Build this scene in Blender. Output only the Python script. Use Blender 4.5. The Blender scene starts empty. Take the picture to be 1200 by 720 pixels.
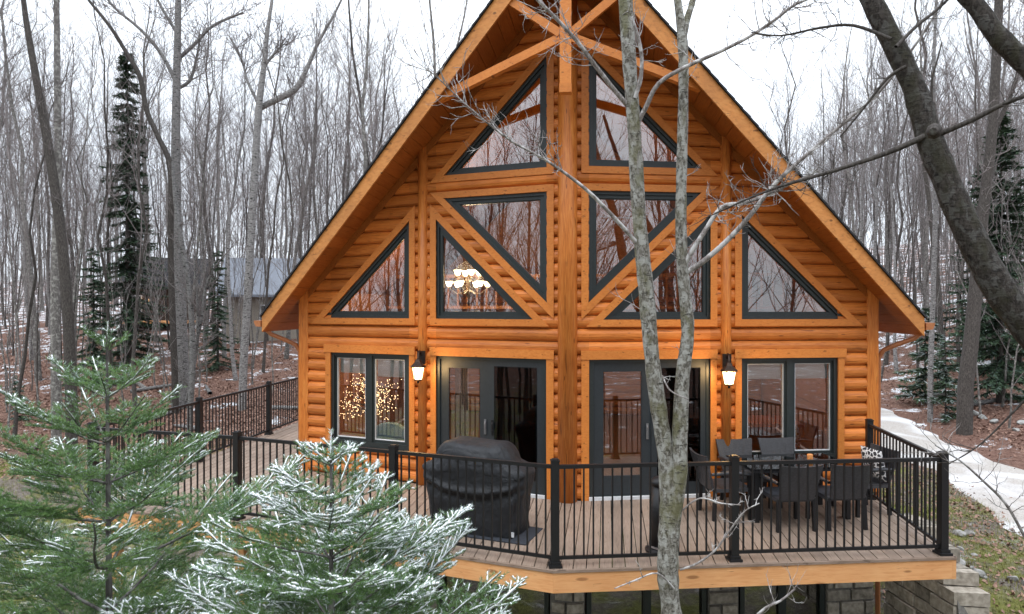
import bpy, math, random
import numpy as np
from mathutils import Vector
S = bpy.context.scene
COL = S.collection
RAD = math.radians
# ------------------------------------------------------------------ camera
CAM = np.array([.593, -10.241, 2.956]); YAW = .14; PIT = -.003; FPX = 790.8
cd = bpy.data.cameras.new('camera'); cam = bpy.data.objects.new('camera', cd); COL.objects.link(cam)
cam.location = CAM; cam.rotation_euler = (math.pi/2 + PIT, 0, YAW)
cd.sensor_width = 36; cd.lens = FPX/1200*36; cd.clip_start = .05; cd.clip_end = 2000
S.camera = cam
# ------------------------------------------------------------------ sky, sun, exposure
SUN_EL, SUN_AZ = RAD(60), RAD(195)      # high thin light from behind the photographer
w = bpy.data.worlds.new('World'); S.world = w; w.use_nodes = True
nt = w.node_tree; nt.nodes.clear()
def nn(t, kind, **kw):
    n = t.nodes.new(kind)
    for k, v in kw.items(): setattr(n, k, v)
    return n
sky = nn(nt, 'ShaderNodeTexSky', sky_type='NISHITA', sun_disc=False, sun_elevation=SUN_EL, sun_rotation=SUN_AZ)
tc = nn(nt, 'ShaderNodeTexCoord'); nz = nn(nt, 'ShaderNodeTexNoise'); nz.inputs['Scale'].default_value = 2.2; nz.inputs['Detail'].default_value = 5
cr = nn(nt, 'ShaderNodeValToRGB'); cr.color_ramp.elements[0].position = .3; cr.color_ramp.elements[1].position = .7
cr.color_ramp.elements[0].color = (6.2, 6.75, 7.5, 1); cr.color_ramp.elements[1].color = (7.1, 7.5, 8.1, 1)
mx = nn(nt, 'ShaderNodeMix', data_type='RGBA'); mx.inputs['Factor'].default_value = .93
bg = nn(nt, 'ShaderNodeBackground'); bg.inputs['Strength'].default_value = .1
wo = nn(nt, 'ShaderNodeOutputWorld')
nt.links.new(tc.outputs['Generated'], nz.inputs['Vector']); nt.links.new(nz.outputs['Fac'], cr.inputs['Fac'])
spz = nn(nt, 'ShaderNodeSeparateXYZ'); nt.links.new(tc.outputs['Generated'], spz.inputs[0])
zen = nn(nt, 'ShaderNodeMath', operation='MULTIPLY_ADD', use_clamp=False); zen.inputs[1].default_value = 2.3; zen.inputs[2].default_value = 1.
zmx = nn(nt, 'ShaderNodeMath', operation='MAXIMUM'); zmx.inputs[1].default_value = 0.; nt.links.new(spz.outputs['Z'], zmx.inputs[0]); nt.links.new(zmx.outputs[0], zen.inputs[0])
cie = nn(nt, 'ShaderNodeVectorMath', operation='SCALE'); nt.links.new(cr.outputs['Color'], cie.inputs[0]); nt.links.new(zen.outputs[0], cie.inputs['Scale'])   # overcast sky brightens towards the zenith
nt.links.new(sky.outputs['Color'], mx.inputs['A']); nt.links.new(cie.outputs[0], mx.inputs['B'])
nt.links.new(mx.outputs['Result'], bg.inputs['Color']); nt.links.new(bg.outputs['Background'], wo.inputs['Surface'])
sd = bpy.data.lights.new('sun', 'SUN'); so = bpy.data.objects.new('sun', sd); COL.objects.link(so)
sd.energy = .7; sd.angle = RAD(28); sd.color = (1, .97, .93)
_d = Vector((math.sin(SUN_AZ)*math.cos(SUN_EL), math.cos(SUN_AZ)*math.cos(SUN_EL), math.sin(SUN_EL)))
so.rotation_euler = (-_d).to_track_quat('-Z', 'Y').to_euler(); so.location = (0, -20, 40)
S.view_settings.view_transform = 'Standard'; S.view_settings.look = 'None'; S.view_settings.gamma = 1
S.view_settings.exposure = .52
S.cycles.max_bounces = 5; S.cycles.transparent_max_bounces = 10; S.cycles.use_denoising = True; S.cycles.use_adaptive_sampling = True; S.cycles.adaptive_threshold = .015
S.cycles.sample_clamp_indirect = 6

# ------------------------------------------------------------------ helpers
def P(px, py, d):      # a point seen at (px,py) of the photograph at depth d metres
    fw = np.array([-math.sin(YAW), math.cos(YAW), 0]); r = np.array([math.cos(YAW), math.sin(YAW), 0]); u = np.array([0, 0, 1.])
    F = fw*math.cos(PIT)+u*math.sin(PIT); U = -fw*math.sin(PIT)+u*math.cos(PIT)
    return CAM+(F+r*(px-600)/FPX+U*(360-py)/FPX)*d
def proj(X):
    fw = np.array([-math.sin(YAW), math.cos(YAW), 0]); r = np.array([math.cos(YAW), math.sin(YAW), 0])
    q = np.asarray(X)-CAM; z = q@fw
    return 600+FPX*(q@r)/z, 357.6-FPX*q[2]/z, z
ORG = {}
def tag(o, label=None, cat=None, group=None, kind=None):
    if label: o['label'] = label
    if cat: o['category'] = cat
    if group: o['group'] = group
    if kind: o['kind'] = kind
    return o
def empty(name, loc, label=None, cat=None, group=None):
    o = bpy.data.objects.new(name, None); COL.objects.link(o); o.location = loc; o.empty_display_size = .2
    ORG[o.name] = np.array(loc, float)
    return tag(o, label, cat, group)
def org(o): return ORG.get(o.name, np.zeros(3)) if o else np.zeros(3)
def mesh(name, V, F, mat, smooth=False, midx=None):
    me = bpy.data.meshes.new(name); me.from_pydata([tuple(map(float, v)) for v in V], [], [tuple(f) for f in F])
    for m in (mat if isinstance(mat, (list, tuple)) else [mat]): me.materials.append(m)
    if smooth: me.polygons.foreach_set('use_smooth', [True]*len(me.polygons))
    if midx is not None: me.polygons.foreach_set('material_index', midx)
    me.update(); return me
def npmesh(name, V, F, mat, smooth=False, midx=None):     # V (n,3), F (m,k) numpy, fast
    me = bpy.data.meshes.new(name); V = np.asarray(V, np.float32); k = F.shape[1]
    me.vertices.add(len(V)); me.vertices.foreach_set('co', V.ravel())
    me.loops.add(F.size); me.loops.foreach_set('vertex_index', F.astype(np.int32).ravel())
    me.polygons.add(len(F)); me.polygons.foreach_set('loop_start', np.arange(0, F.size, k, dtype=np.int32))
    for m in (mat if isinstance(mat, (list, tuple)) else [mat]): me.materials.append(m)
    if smooth: me.polygons.foreach_set('use_smooth', np.ones(len(F), bool))
    if midx is not None: me.polygons.foreach_set('material_index', np.asarray(midx, np.int32))
    me.update(calc_edges=True); me.validate(); return me
def link(name, me, parent=None, loc=None):
    o = bpy.data.objects.new(name, me); COL.objects.link(o)
    if parent: o.parent = parent; ORG[o.name] = org(parent) if loc is None else org(parent)
    if loc is not None: o.location = loc
    return o
def mk(name, V, F, mat, parent=None, smooth=False):       # V in world coordinates
    V = np.asarray(V, float)-org(parent)
    return link(name, mesh(name, V, F, mat, smooth), parent)
class B:                                                   # collects simple solids into one part
    def __init__(s): s.V = []; s.F = []
    def add(s, V, F):
        n = len(s.V); s.V += [tuple(v) for v in V]; s.F += [tuple(i+n for i in f) for f in F]; return s
    def box(s, c, sz, rz=0.):
        x, y, z = [q/2 for q in sz]; cs, sn = math.cos(rz), math.sin(rz)
        V = [(c[0]+a*cs-b*sn, c[1]+a*sn+b*cs, c[2]+e) for e in (-z, z) for a, b in ((-x, -y), (x, -y), (x, y), (-x, y))]
        return s.add(V, [(3, 2, 1, 0), (4, 5, 6, 7), (0, 1, 5, 4), (1, 2, 6, 5), (2, 3, 7, 6), (3, 0, 4, 7)])
    def bar(s, p, q, wd, ht, up=(0, 0, 1)):
        p = np.array(p, float); q = np.array(q, float); t = q-p; t /= np.linalg.norm(t)
        r = np.cross(t, up); r /= np.linalg.norm(r); u = np.cross(r, t)
        V = [e+r*a*wd/2+u*b*ht/2 for e in (p, q) for a, b in ((-1, -1), (1, -1), (1, 1), (-1, 1))]
        return s.add(V, [(0, 1, 2, 3), (7, 6, 5, 4), (4, 5, 1, 0), (5, 6, 2, 1), (6, 7, 3, 2), (7, 4, 0, 3)])
    def prism(s, front, back):
        n = len(front); V = list(front)+list(back)
        return s.add(V, [tuple(range(n)), tuple(range(2*n-1, n-1, -1))]+[(i, i+n, (i+1) % n+n, (i+1) % n) for i in range(n)])
    def lathe(s, c, prof, n=16, axis=2):
        V = [(c[0]+r*math.cos(2*math.pi*i/n), c[1]+r*math.sin(2*math.pi*i/n), c[2]+z) for r, z in prof for i in range(n)]
        F = [(k*n+i, k*n+(i+1) % n, (k+1)*n+(i+1) % n, (k+1)*n+i) for k in range(len(prof)-1) for i in range(n)]
        F += [tuple(range(n-1, -1, -1)), tuple(range((len(prof)-1)*n, len(prof)*n))]
        return s.add(V, F)
    def tube(s, pts, r, n=8):
        V, F = tubes([(np.array(pts, float), np.full(len(pts), r) if np.isscalar(r) else np.array(r), n)])
        return s.add(V, F.tolist())
    def build(s, name, mat, parent=None, smooth=False):
        return mk(name, s.V, s.F, mat, parent, smooth)
    def me(s, name, mat, smooth=False): return mesh(name, s.V, s.F, mat, smooth)
def tubes(polys):          # many tapered tubes -> V, F(quads); polys: (pts (K,3), radii (K,), sides)
    groups = {}
    for p, r, n in polys: groups.setdefault((len(p), n), []).append((p, r))
    Vs, Fs, off = [], [], 0
    for (K, n), L in groups.items():
        A = np.array([p for p, _ in L], float); R = np.array([r for _, r in L], float); N = len(L)
        T = np.empty_like(A); T[:, 1:-1] = A[:, 2:]-A[:, :-2]; T[:, 0] = A[:, 1]-A[:, 0]; T[:, -1] = A[:, -1]-A[:, -2]
        T /= np.linalg.norm(T, axis=2, keepdims=True)+1e-9
        m = A[:, -1]-A[:, 0]; ref = np.where((np.abs(m[:, 2:3]) > .8*np.linalg.norm(m, axis=1, keepdims=True)), [[1., .13, 0]], [[.0, .1, 1.]])
        X = np.cross(T, ref[:, None, :]); X /= np.linalg.norm(X, axis=2, keepdims=True)+1e-9; Y = np.cross(T, X)
        a = np.arange(n)*2*math.pi/n
        V = A[:, :, None, :]+R[:, :, None, None]*(X[:, :, None, :]*np.cos(a)[None, None, :, None]+Y[:, :, None, :]*np.sin(a)[None, None, :, None])
        Vs.append(V.reshape(-1, 3))
        base = off+np.arange(N)[:, None, None]*K*n+np.arange(K-1)[None, :, None]*n
        i = np.arange(n)[None, None, :]; j = (i+1) % n
        F = np.stack([base+i, base+j, base+n+j, base+n+i], -1).reshape(-1, 4)
        Fs.append(F); off += N*K*n
    return np.concatenate(Vs), np.concatenate(Fs)

# ------------------------------------------------------------------ materials
def srgb(r, g, b):
    f = lambda c: c/12.92 if c <= .04045 else ((c+.055)/1.055)**2.4
    return (f(r/255), f(g/255), f(b/255), 1)
class Mat:
    def __init__(s, name, rough=.6, metal=0, spec=.5):
        s.m = bpy.data.materials.new(name); s.m.use_nodes = True; s.t = s.m.node_tree; s.b = s.t.nodes['Principled BSDF']
        s.b.inputs['Roughness'].default_value = rough; s.b.inputs['Metallic'].default_value = metal; s.b.inputs['Specular IOR Level'].default_value = spec
        s._c = None
    def n(s, k, **kw): return nn(s.t, k, **kw)
    def l(s, a, b): s.t.links.new(a, b)
    def coords(s, scale=(1, 1, 1), which='pos'):
        mp = s.n('ShaderNodeMapping'); mp.inputs['Scale'].default_value = scale
        if which == 'pos': s.l(s.n('ShaderNodeNewGeometry').outputs['Position'], mp.inputs['Vector'])
        else: s.l(s.n('ShaderNodeTexCoord').outputs['Object'], mp.inputs['Vector'])
        return mp.outputs['Vector']
    def noise(s, vec, sc, det=4, dist=0., rough=.5):
        n = s.n('ShaderNodeTexNoise'); n.inputs['Scale'].default_value = sc; n.inputs['Detail'].default_value = det
        n.inputs['Distortion'].default_value = dist; n.inputs['Roughness'].default_value = rough
        s.l(vec, n.inputs['Vector']); return n.outputs['Fac']
    def ramp(s, fac, stops):
        r = s.n('ShaderNodeValToRGB'); e = r.color_ramp.elements
        while len(e) < len(stops): e.new(.5)
        for el, (p, c) in zip(e, stops): el.position = p; el.color = c if len(c) == 4 else (*c, 1)
        s.l(fac, r.inputs['Fac']); return r.outputs['Color']
    def mix(s, fac, a, b, mode='MIX'):
        m = s.n('ShaderNodeMix', data_type='RGBA', blend_type=mode)
        for sock, v in (('Factor', fac), ('A', a), ('B', b)):
            if hasattr(v, 'node'): s.l(v, m.inputs[sock])
            else: m.inputs[sock].default_value = v
        return m.outputs['Result']
    def math(s, op, a, b=0.):
        m = s.n('ShaderNodeMath', operation=op)
        for i, v in enumerate((a, b)):
            if hasattr(v, 'node'): s.l(v, m.inputs[i])
            else: m.inputs[i].default_value = v
        return m.outputs[0]
    def rnd(s): return s.n('ShaderNodeObjectInfo').outputs['Random']
    def col(s, c):
        if hasattr(c, 'node'): s.l(c, s.b.inputs['Base Color'])
        else: s.b.inputs['Base Color'].default_value = c
        return s
    def bump(s, fac, st=.2, dist=.01):
        b = s.n('ShaderNodeBump'); b.inputs['Strength'].default_value = st; b.inputs['Distance'].default_value = dist
        s.l(fac, b.inputs['Height']); s.l(b.outputs['Normal'], s.b.inputs['Normal']); return s
def wood(name, c0, c1, dark, stretch, rough=.5, var=.25, knots=True, grain=.5, ks=1.):
    m = Mat(name, rough, spec=.35); v = m.coords(stretch)
    r = m.rnd(); off = m.n('ShaderNodeVectorMath', operation='ADD'); sc = m.n('ShaderNodeVectorMath', operation='SCALE')
    cmb = m.n('ShaderNodeCombineXYZ'); m.l(r, cmb.inputs[0]); m.l(r, cmb.inputs[1]); m.l(r, cmb.inputs[2])
    m.l(cmb.outputs[0], sc.inputs[0]); sc.inputs['Scale'].default_value = 37.; m.l(v, off.inputs[0]); m.l(sc.outputs[0], off.inputs[1]); v = off.outputs[0]
    g = m.noise(v, 9, 5, .6); big = m.noise(v, 1.6, 3)
    c = m.ramp(g, [(.25, dark), (.48, c0), (.75, c1)])
    c = m.mix(m.math('MULTIPLY', big, grain), c, c0)
    br = m.math('ADD', m.math('MULTIPLY', r, var), 1-var*.5)
    c = m.mix(1., c, m.ramp(br, [(0, (0, 0, 0)), (1, (1, 1, 1))]), 'MULTIPLY') if False else c
    hs = m.n('ShaderNodeHueSaturation'); m.l(c, hs.inputs['Color']); m.l(br, hs.inputs['Value']); c = hs.outputs['Color']
    if knots:
        vk = m.coords((.45*stretch[0]+.55, 0, .45*stretch[2]+.55)); k = m.n('ShaderNodeTexVoronoi', voronoi_dimensions='2D'); k.inputs['Scale'].default_value = 2.3; k_s = m.n('ShaderNodeSeparateXYZ'); k_c = m.n('ShaderNodeCombineXYZ'); m.l(vk, k_s.inputs[0]); m.l(k_s.outputs[0], k_c.inputs[0]); m.l(k_s.outputs[2], k_c.inputs[1]); m.l(k_c.outputs[0], k.inputs['Vector'])
        ksel = m.n('ShaderNodeSeparateColor'); m.l(k.outputs['Color'], ksel.inputs[0]); kon = m.math('GREATER_THAN', ksel.outputs[0], .5); kw = m.math('ADD', m.math('MULTIPLY', ksel.outputs[1], .06), .0)
        c = m.mix(m.math('MULTIPLY', m.ramp(m.math('ADD', k.outputs['Distance'], kw), [(.055*ks, (.85, .85, .85)), (.09*ks, (0, 0, 0))]), kon), c, tuple(q*.45 for q in dark[:3])+(1,))
    vc = m.coords(tuple(q*1.6 for q in stretch)); ck = m.noise(vc, 3.1, 4, .3); blot = m.noise(m.coords(), 1.7, 4)
    c = m.mix(m.ramp(ck, [(.655, (0, 0, 0)), (.69, (.75, .75, .75))]), c, tuple(q*.5 for q in dark[:3])+(1,))
    c = m.mix(m.ramp(blot, [(.45, (0, 0, 0)), (.75, (.45, .45, .45))]), c, dark)
    m.col(c).bump(g, .4, .005); return m.m
O0, O1, OD = (.56, .172, .030, 1), (.66, .235, .050, 1), (.30, .076, .012, 1)
M_log = wood('stained_log', O0, O1, OD, (.5, .5, 7), .45, .40)
M_postv = wood('stained_post', O0, (.70, .30, .072, 1), OD, (7, 7, .45), .42, .12)
M_trim = wood('stained_trim', (.60, .200, .038, 1), (.67, .25, .055, 1), (.47, .14, .024, 1), (2, 2, 5), .45, .16)
M_soffit = wood('shade_toned_soffit', (.33, .10, .018, 1), (.40, .14, .028, 1), (.20, .052, .009, 1), (8, .5, 8), .5, .2)  # shade under the roof overhang is put into this darker wood colour
M_fasc = wood('weathered_rake_board', (.56, .22, .055, 1), (.64, .30, .09, 1), (.30, .12, .035, 1), (1.2, 1.2, 2.5), .6, .1)
M_pine = wood('pine_beam', (.74, .37, .155, 1), (.80, .45, .21, 1), (.62, .27, .10, 1), (.6, .6, 5), .55, .08, ks=1.9)
M_board = wood('deck_board', (.29, .215, .165, 1), (.38, .295, .235, 1), (.17, .125, .095, 1), (9, .6, 3), .5, .28, knots=False)
M_nose = wood('deck_edge', (.26, .19, .145, 1), (.33, .25, .2, 1), (.16, .11, .08, 1), (1, 1, 4), .5, .1, knots=False)
M_inw = wood('interior_wood', (.42, .155, .04, 1), (.5, .2, .06, 1), (.26, .08, .02, 1), (.6, .6, 6), .55, .2)
def plain(name, c, rough=.5, metal=0, spec=.5, nvar=.25, nsc=30, bump=.1):
    m = Mat(name, rough, metal, spec); g = m.noise(m.coords(), nsc, 4)
    d = tuple(q*(1-nvar) for q in c[:3])+(1,); u = tuple(min(1, q*(1+nvar)) for q in c[:3])+(1,)
    m.col(m.ramp(g, [(.3, d), (.7, u)])).bump(g, bump, .003); return m.m
M_frame = plain('window_frame_paint', (.021, .028, .028, 1), .4, nvar=.12)
M_door = plain('door_paint', (.022, .028, .032, 1), .45, nvar=.12)
M_white = plain('white_vinyl', (.62, .64, .66, 1), .5, nvar=.05)
M_black = plain('black_powder_coat', (.006, .006, .007, 1), .5, nvar=.2, nsc=80)
M_metal = plain('dull_steel', (.4, .4, .42, 1), .35, .9)
M_bronze = plain('bronze_lamp', (.035, .022, .016, 1), .45, .5)
M_copper = plain('brown_downspout', (.40, .15, .055, 1), .45, nvar=.1)
M_shingle = plain('asphalt_shingle', (.025, .026, .030, 1), .9, nvar=.5, nsc=60, bump=.5)
M_curtain = plain('curtain_cloth', (.45, .33, .27, 1), .9)
M_blind = plain('white_blind', (.86, .87, .88, 1), .8, nvar=.04)
M_blue = plain('blue_upholstery', (.34, .50, .60, 1), .9, nvar=.1)
M_red = plain('red_upholstery', (.20, .03, .025, 1), .9)
M_fl = plain('interior_floor', (.20, .10, .045, 1), .4)
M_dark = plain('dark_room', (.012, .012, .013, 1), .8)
def emis(name, c, st):
    m = Mat(name, .4); m.b.inputs['Base Color'].default_value = (*c[:3], 1); m.b.inputs['Emission Color'].default_value = (*c[:3], 1); m.b.inputs['Emission Strength'].default_value = st; return m.m
M_lamp = emis('lit_lamp_glass', (1, .72, .36), 5.5)
M_shade = emis('lit_chandelier_shade', (1, .84, .5), 5)
M_fairy = emis('fairy_light', (1, .66, .34), 5)
M_farl = emis('far_lamp', (1, .6, .25), 6)
def glass(name, refl, tint):
    m = bpy.data.materials.new(name); m.use_nodes = True; t = m.node_tree; t.nodes.clear()
    o = nn(t, 'ShaderNodeOutputMaterial'); mx = nn(t, 'ShaderNodeMixShader'); tr = nn(t, 'ShaderNodeBsdfTransparent'); gl = nn(t, 'ShaderNodeBsdfGlossy')
    tr.inputs['Color'].default_value = tint; gl.inputs['Roughness'].default_value = .0
    fr = nn(t, 'ShaderNodeFresnel'); fr.inputs['IOR'].default_value = 1.5; ad = nn(t, 'ShaderNodeMath', operation='ADD'); ad.inputs[1].default_value = refl; ad.use_clamp = True
    t.links.new(fr.outputs[0], ad.inputs[0]); t.links.new(ad.outputs[0], mx.inputs['Fac']); t.links.new(tr.outputs[0], mx.inputs[1]); t.links.new(gl.outputs[0], mx.inputs[2]); t.links.new(mx.outputs[0], o.inputs['Surface'])
    # slight waviness of the pane
    ge = nn(t, 'ShaderNodeNewGeometry'); no = nn(t, 'ShaderNodeTexNoise'); no.inputs['Scale'].default_value = .9; bu = nn(t, 'ShaderNodeBump'); bu.inputs['Strength'].default_value = .02; bu.inputs['Distance'].default_value = .05
    t.links.new(ge.outputs['Position'], no.inputs['Vector']); t.links.new(no.outputs['Fac'], bu.inputs['Height']); t.links.new(bu.outputs['Normal'], gl.inputs['Normal'])
    return m
M_glass = glass('window_glass', .16, (.94, .95, .94, 1))
M_tglass = glass('table_glass', .05, (.35, .36, .37, 1))
M_screen = glass('screen_mesh', .015, (.25, .26, .28, 1))
# bark
def bark(name, a, b, c, lichen=None, sc=(7, 7, 2.2), rough=.85, spots=None):
    m = Mat(name, rough, spec=.2); v = m.coords(sc); g = m.noise(v, 6, 6, .8); col = m.ramp(g, [(.25, a), (.5, b), (.75, c)])
    h = m.noise(m.coords((1, 1, 1)), 9, 5, .3)
    if lichen: col = m.mix(m.ramp(h, [(.50, (0, 0, 0)), (.60, (1, 1, 1))]), col, lichen)
    if spots:
        q = m.noise(m.coords((2.2, 2.2, 9)), 3.3, 3); col = m.mix(m.ramp(q, [(.58, (0, 0, 0)), (.64, (1, 1, 1))]), col, spots)
    hs = m.n('ShaderNodeHueSaturation'); m.l(col, hs.inputs['Color']); m.l(m.math('ADD', m.math('MULTIPLY', m.rnd(), .6), .7), hs.inputs['Value'])
    m.col(hs.outputs['Color']).bump(g, .7, .012); return m.m
M_bark_g = bark('grey_bark', (.05, .046, .043, 1), (.125, .116, .108, 1), (.21, .197, .185, 1), (.25, .243, .222, 1))
M_bark_d = bark('dark_bark', (.025, .022, .02, 1), (.065, .057, .051, 1), (.11, .10, .09, 1))
M_bark_b = bark('birch_bark', (.10, .094, .09, 1), (.20, .193, .187, 1), (.33, .32, .31, 1), None, (3, 3, 3), spots=(.035, .032, .03, 1))
M_twig = bark('twig_bark', (.10, .086, .083, 1), (.19, .168, .162, 1), (.28, .255, .248, 1))
def near_bark(name, base, lite, dk, moss, lich):
    m = Mat(name, .85, spec=.2); v = m.coords((1, 1, .55)); g = m.noise(v, 38, 6, 1.); col = m.ramp(g, [(.3, dk), (.47, base), (.66, lite)])
    h = m.noise(m.coords((1, 1, .7)), 15, 5, .5); col = m.mix(m.ramp(h, [(.50, (0, 0, 0)), (.58, (.8, .8, .8))]), col, lich)
    k = m.noise(m.coords((1, 1, .5)), 6, 4, .4); col = m.mix(m.ramp(k, [(.50, (0, 0, 0)), (.66, (.75, .75, .75))]), col, moss)
    q = m.noise(m.coords((.7, .7, 2.5)), 21, 4); col = m.mix(m.ramp(q, [(.60, (0, 0, 0)), (.68, (.9, .9, .9))]), col, dk)
    m.col(col).bump(m.math('ADD', g, q), .8, .01); return m.m
M_nb = near_bark('lichen_bark', (.145, .135, .112, 1), (.27, .26, .23, 1), (.04, .036, .03, 1), (.12, .115, .052, 1), (.35, .35, .32, 1))
M_nbd = near_bark('dark_lichen_bark', (.032, .027, .023, 1), (.06, .052, .045, 1), (.013, .011, .01, 1), (.038, .036, .022, 1), (.085, .082, .075, 1))
M_ntw = bark('pale_twig', (.10, .085, .078, 1), (.20, .18, .17, 1), (.34, .32, .31, 1), (.42, .41, .40, 1))
def leafmat(name, a, b, rough=.6, sc=3.):
    m = Mat(name, rough, spec=.25); g = m.noise(m.coords(), sc, 4); m.col(m.ramp(g, [(.3, a), (.7, b)])); return m.m
M_needle = leafmat('fir_needle', (.085, .175, .06, 1), (.19, .31, .10, 1), .5, 6)
M_frost = leafmat('frosted_needle', (.36, .46, .42, 1), (.62, .68, .68, 1), .8, 9)
M_snow = leafmat('snow', (.80, .82, .85, 1), (.9, .91, .93, 1), .7, 5)
M_spr = leafmat('spruce_needle', (.032, .062, .036, 1), (.08, .125, .066, 1), .7, 1.2)
M_sprf = leafmat('frosted_spruce', (.05, .085, .06, 1), (.14, .19, .16, 1), .7, 1.2)
M_grass = leafmat('grass_blade', (.13, .15, .035, 1), (.26, .25, .075, 1), .7, 1.5)
M_leaf = leafmat('fallen_leaf', (.15, .085, .065, 1), (.36, .225, .165, 1), .8, 14)
M_stone = Mat('cut_stone', .85); _v = M_stone.coords(); _g = M_stone.noise(_v, 14, 6); _r = M_stone.rnd()
_c = M_stone.ramp(_g, [(.3, (.19, .165, .13, 1)), (.7, (.40, .36, .30, 1))]); _h = M_stone.n('ShaderNodeHueSaturation'); M_stone.l(_c, _h.inputs['Color'])
M_stone.l(M_stone.math('ADD', M_stone.math('MULTIPLY', _r, .6), .7), _h.inputs['Value']); M_stone.col(_h.outputs['Color']).bump(_g, .6, .015); M_stone = M_stone.m
M_rock = Mat('field_rock', .9); _g = M_rock.noise(M_rock.coords(), 7, 6); M_rock.col(M_rock.ramp(_g, [(.3, (.13, .125, .115, 1)), (.55, (.30, .295, .28, 1)), (.75, (.45, .45, .44, 1))])).bump(_g, .7, .03); M_rock = M_rock.m
M_mortar = plain('mortar', (.16, .15, .135, 1), .95)

# ------------------------------------------------------------------ terrain
def sm(a, b, x): t = np.clip((x-a)/(b-a), 0, 1); return t*t*(3-2*t)
def hgt(x, y):
    x = np.asarray(x, float); y = np.asarray(y, float)
    hl = np.interp(y, [-60, -12, -2, 7.5, 12, 19, 33, 60, 120, 300], [-4.5, -3.3, -2.8, -2.7, -1.55, -.5, 1.65, 4.0, 8, 14])
    hr = np.interp(y, [-60, -12, -5, -2, 2, 7, 20, 60, 120, 300], [-4.5, -3.3, -2.85, -2.55, -1.75, -1.5, -1.1, 2.5, 8, 14])
    b = sm(4.2, 6.0, x); z = hl*(1-b)+hr*b
    bank = np.clip(x-12.6, 0, None); z = z+np.where(y > -20, np.minimum(bank*.17, 2.2+bank*.09), 0)*sm(-12, 4, y)
    n = (np.sin(x*.9+1.3*np.sin(y*.5))*np.cos(y*.8+np.sin(x*.4)))*.07+np.sin(x*.23+y*.31)*.12
    n *= np.where((np.abs(x) < 8) & (y < 6), .3, 1)
    return z+n*(1-.8*sm(8, 9, x)*(1-sm(12, 13, x)))
M_gr = Mat('forest_floor', .95, spec=.15); v = M_gr.coords()
sp = M_gr.n('ShaderNodeSeparateXYZ'); M_gr.l(v, sp.inputs[0])
fine = M_gr.noise(v, 9, 8, .4, .7); mid = M_gr.noise(v, 1.1, 6, .3, .65); big = M_gr.noise(v, .33, 5)
lit = M_gr.ramp(fine, [(.25, (.035, .022, .018, 1)), (.42, (.135, .072, .054, 1)), (.58, (.215, .125, .095, 1)), (.75, (.33, .245, .2, 1))])
gra = M_gr.ramp(fine, [(.3, (.075, .085, .022, 1)), (.55, (.20, .205, .06, 1)), (.75, (.34, .31, .14, 1))])
soil = M_gr.ramp(fine, [(.3, (.09, .075, .06, 1)), (.6, (.23, .20, .17, 1)), (.8, (.42, .40, .37, 1))])
gy = M_gr.math('SUBTRACT', 10.2, M_gr.n('ShaderNodeMath').outputs[0]) if False else None
def maprange(val, a, b):
    n = M_gr.n('ShaderNodeMapRange'); n.inputs['From Min'].default_value = a; n.inputs['From Max'].default_value = b; M_gr.l(val, n.inputs['Value']); return n.outputs[0]
ymask = maprange(M_gr.math('ADD', sp.outputs['Y'], M_gr.math('MULTIPLY', mid, 5.)), 14.0, 11.0)
xr = maprange(sp.outputs['X'], 11, 8.6); xl = maprange(sp.outputs['X'], -30, -20)
gm = M_gr.math('MULTIPLY', M_gr.math('MULTIPLY', ymask, xr), xl)
gsoil = M_gr.mix(M_gr.ramp(mid, [(.42, (0, 0, 0)), (.56, (1, 1, 1))]), gra, soil)
c = M_gr.mix(gm, lit, gsoil)
sn = M_gr.noise(v, .8, 9, .5, .72); far = maprange(sp.outputs['Y'], 14, 36)
snm = M_gr.ramp(M_gr.math('ADD', sn, M_gr.math('MULTIPLY', far, .085)), [(.585, (0, 0, 0)), (.62, (.9, .9, .9))])
snm2 = M_gr.math('MULTIPLY', snm, M_gr.math('SUBTRACT', 1., M_gr.math('MULTIPLY', gm, .7)))
c = M_gr.mix(snm2, c, (.74, .76, .79, 1)); M_gr.col(c).bump(M_gr.math('ADD', fine, mid), 1., .12); M_gr = M_gr.m
def axis_pts(lo, hi, c, n):
    t = np.linspace(-1, 1, n); s = np.sinh(t*3.2)/math.sinh(3.2); return np.where(s < 0, c+s*(c-lo), c+s*(hi-c))
gx, gy_ = axis_pts(-320, 320, 0, 240), axis_pts(-120, 420, 8, 240)
XX, YY = np.meshgrid(gx, gy_); ZZ = hgt(XX, YY)
nx, ny = len(gx), len(gy_); ii = (np.arange(ny-1)[:, None]*nx+np.arange(nx-1)[None, :]).ravel()
g = link('ground', npmesh('ground', np.stack([XX, YY, ZZ], -1).reshape(-1, 3), np.stack([ii, ii+1, ii+nx+1, ii+nx], -1), M_gr, True)); tag(g, kind='structure')
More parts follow.
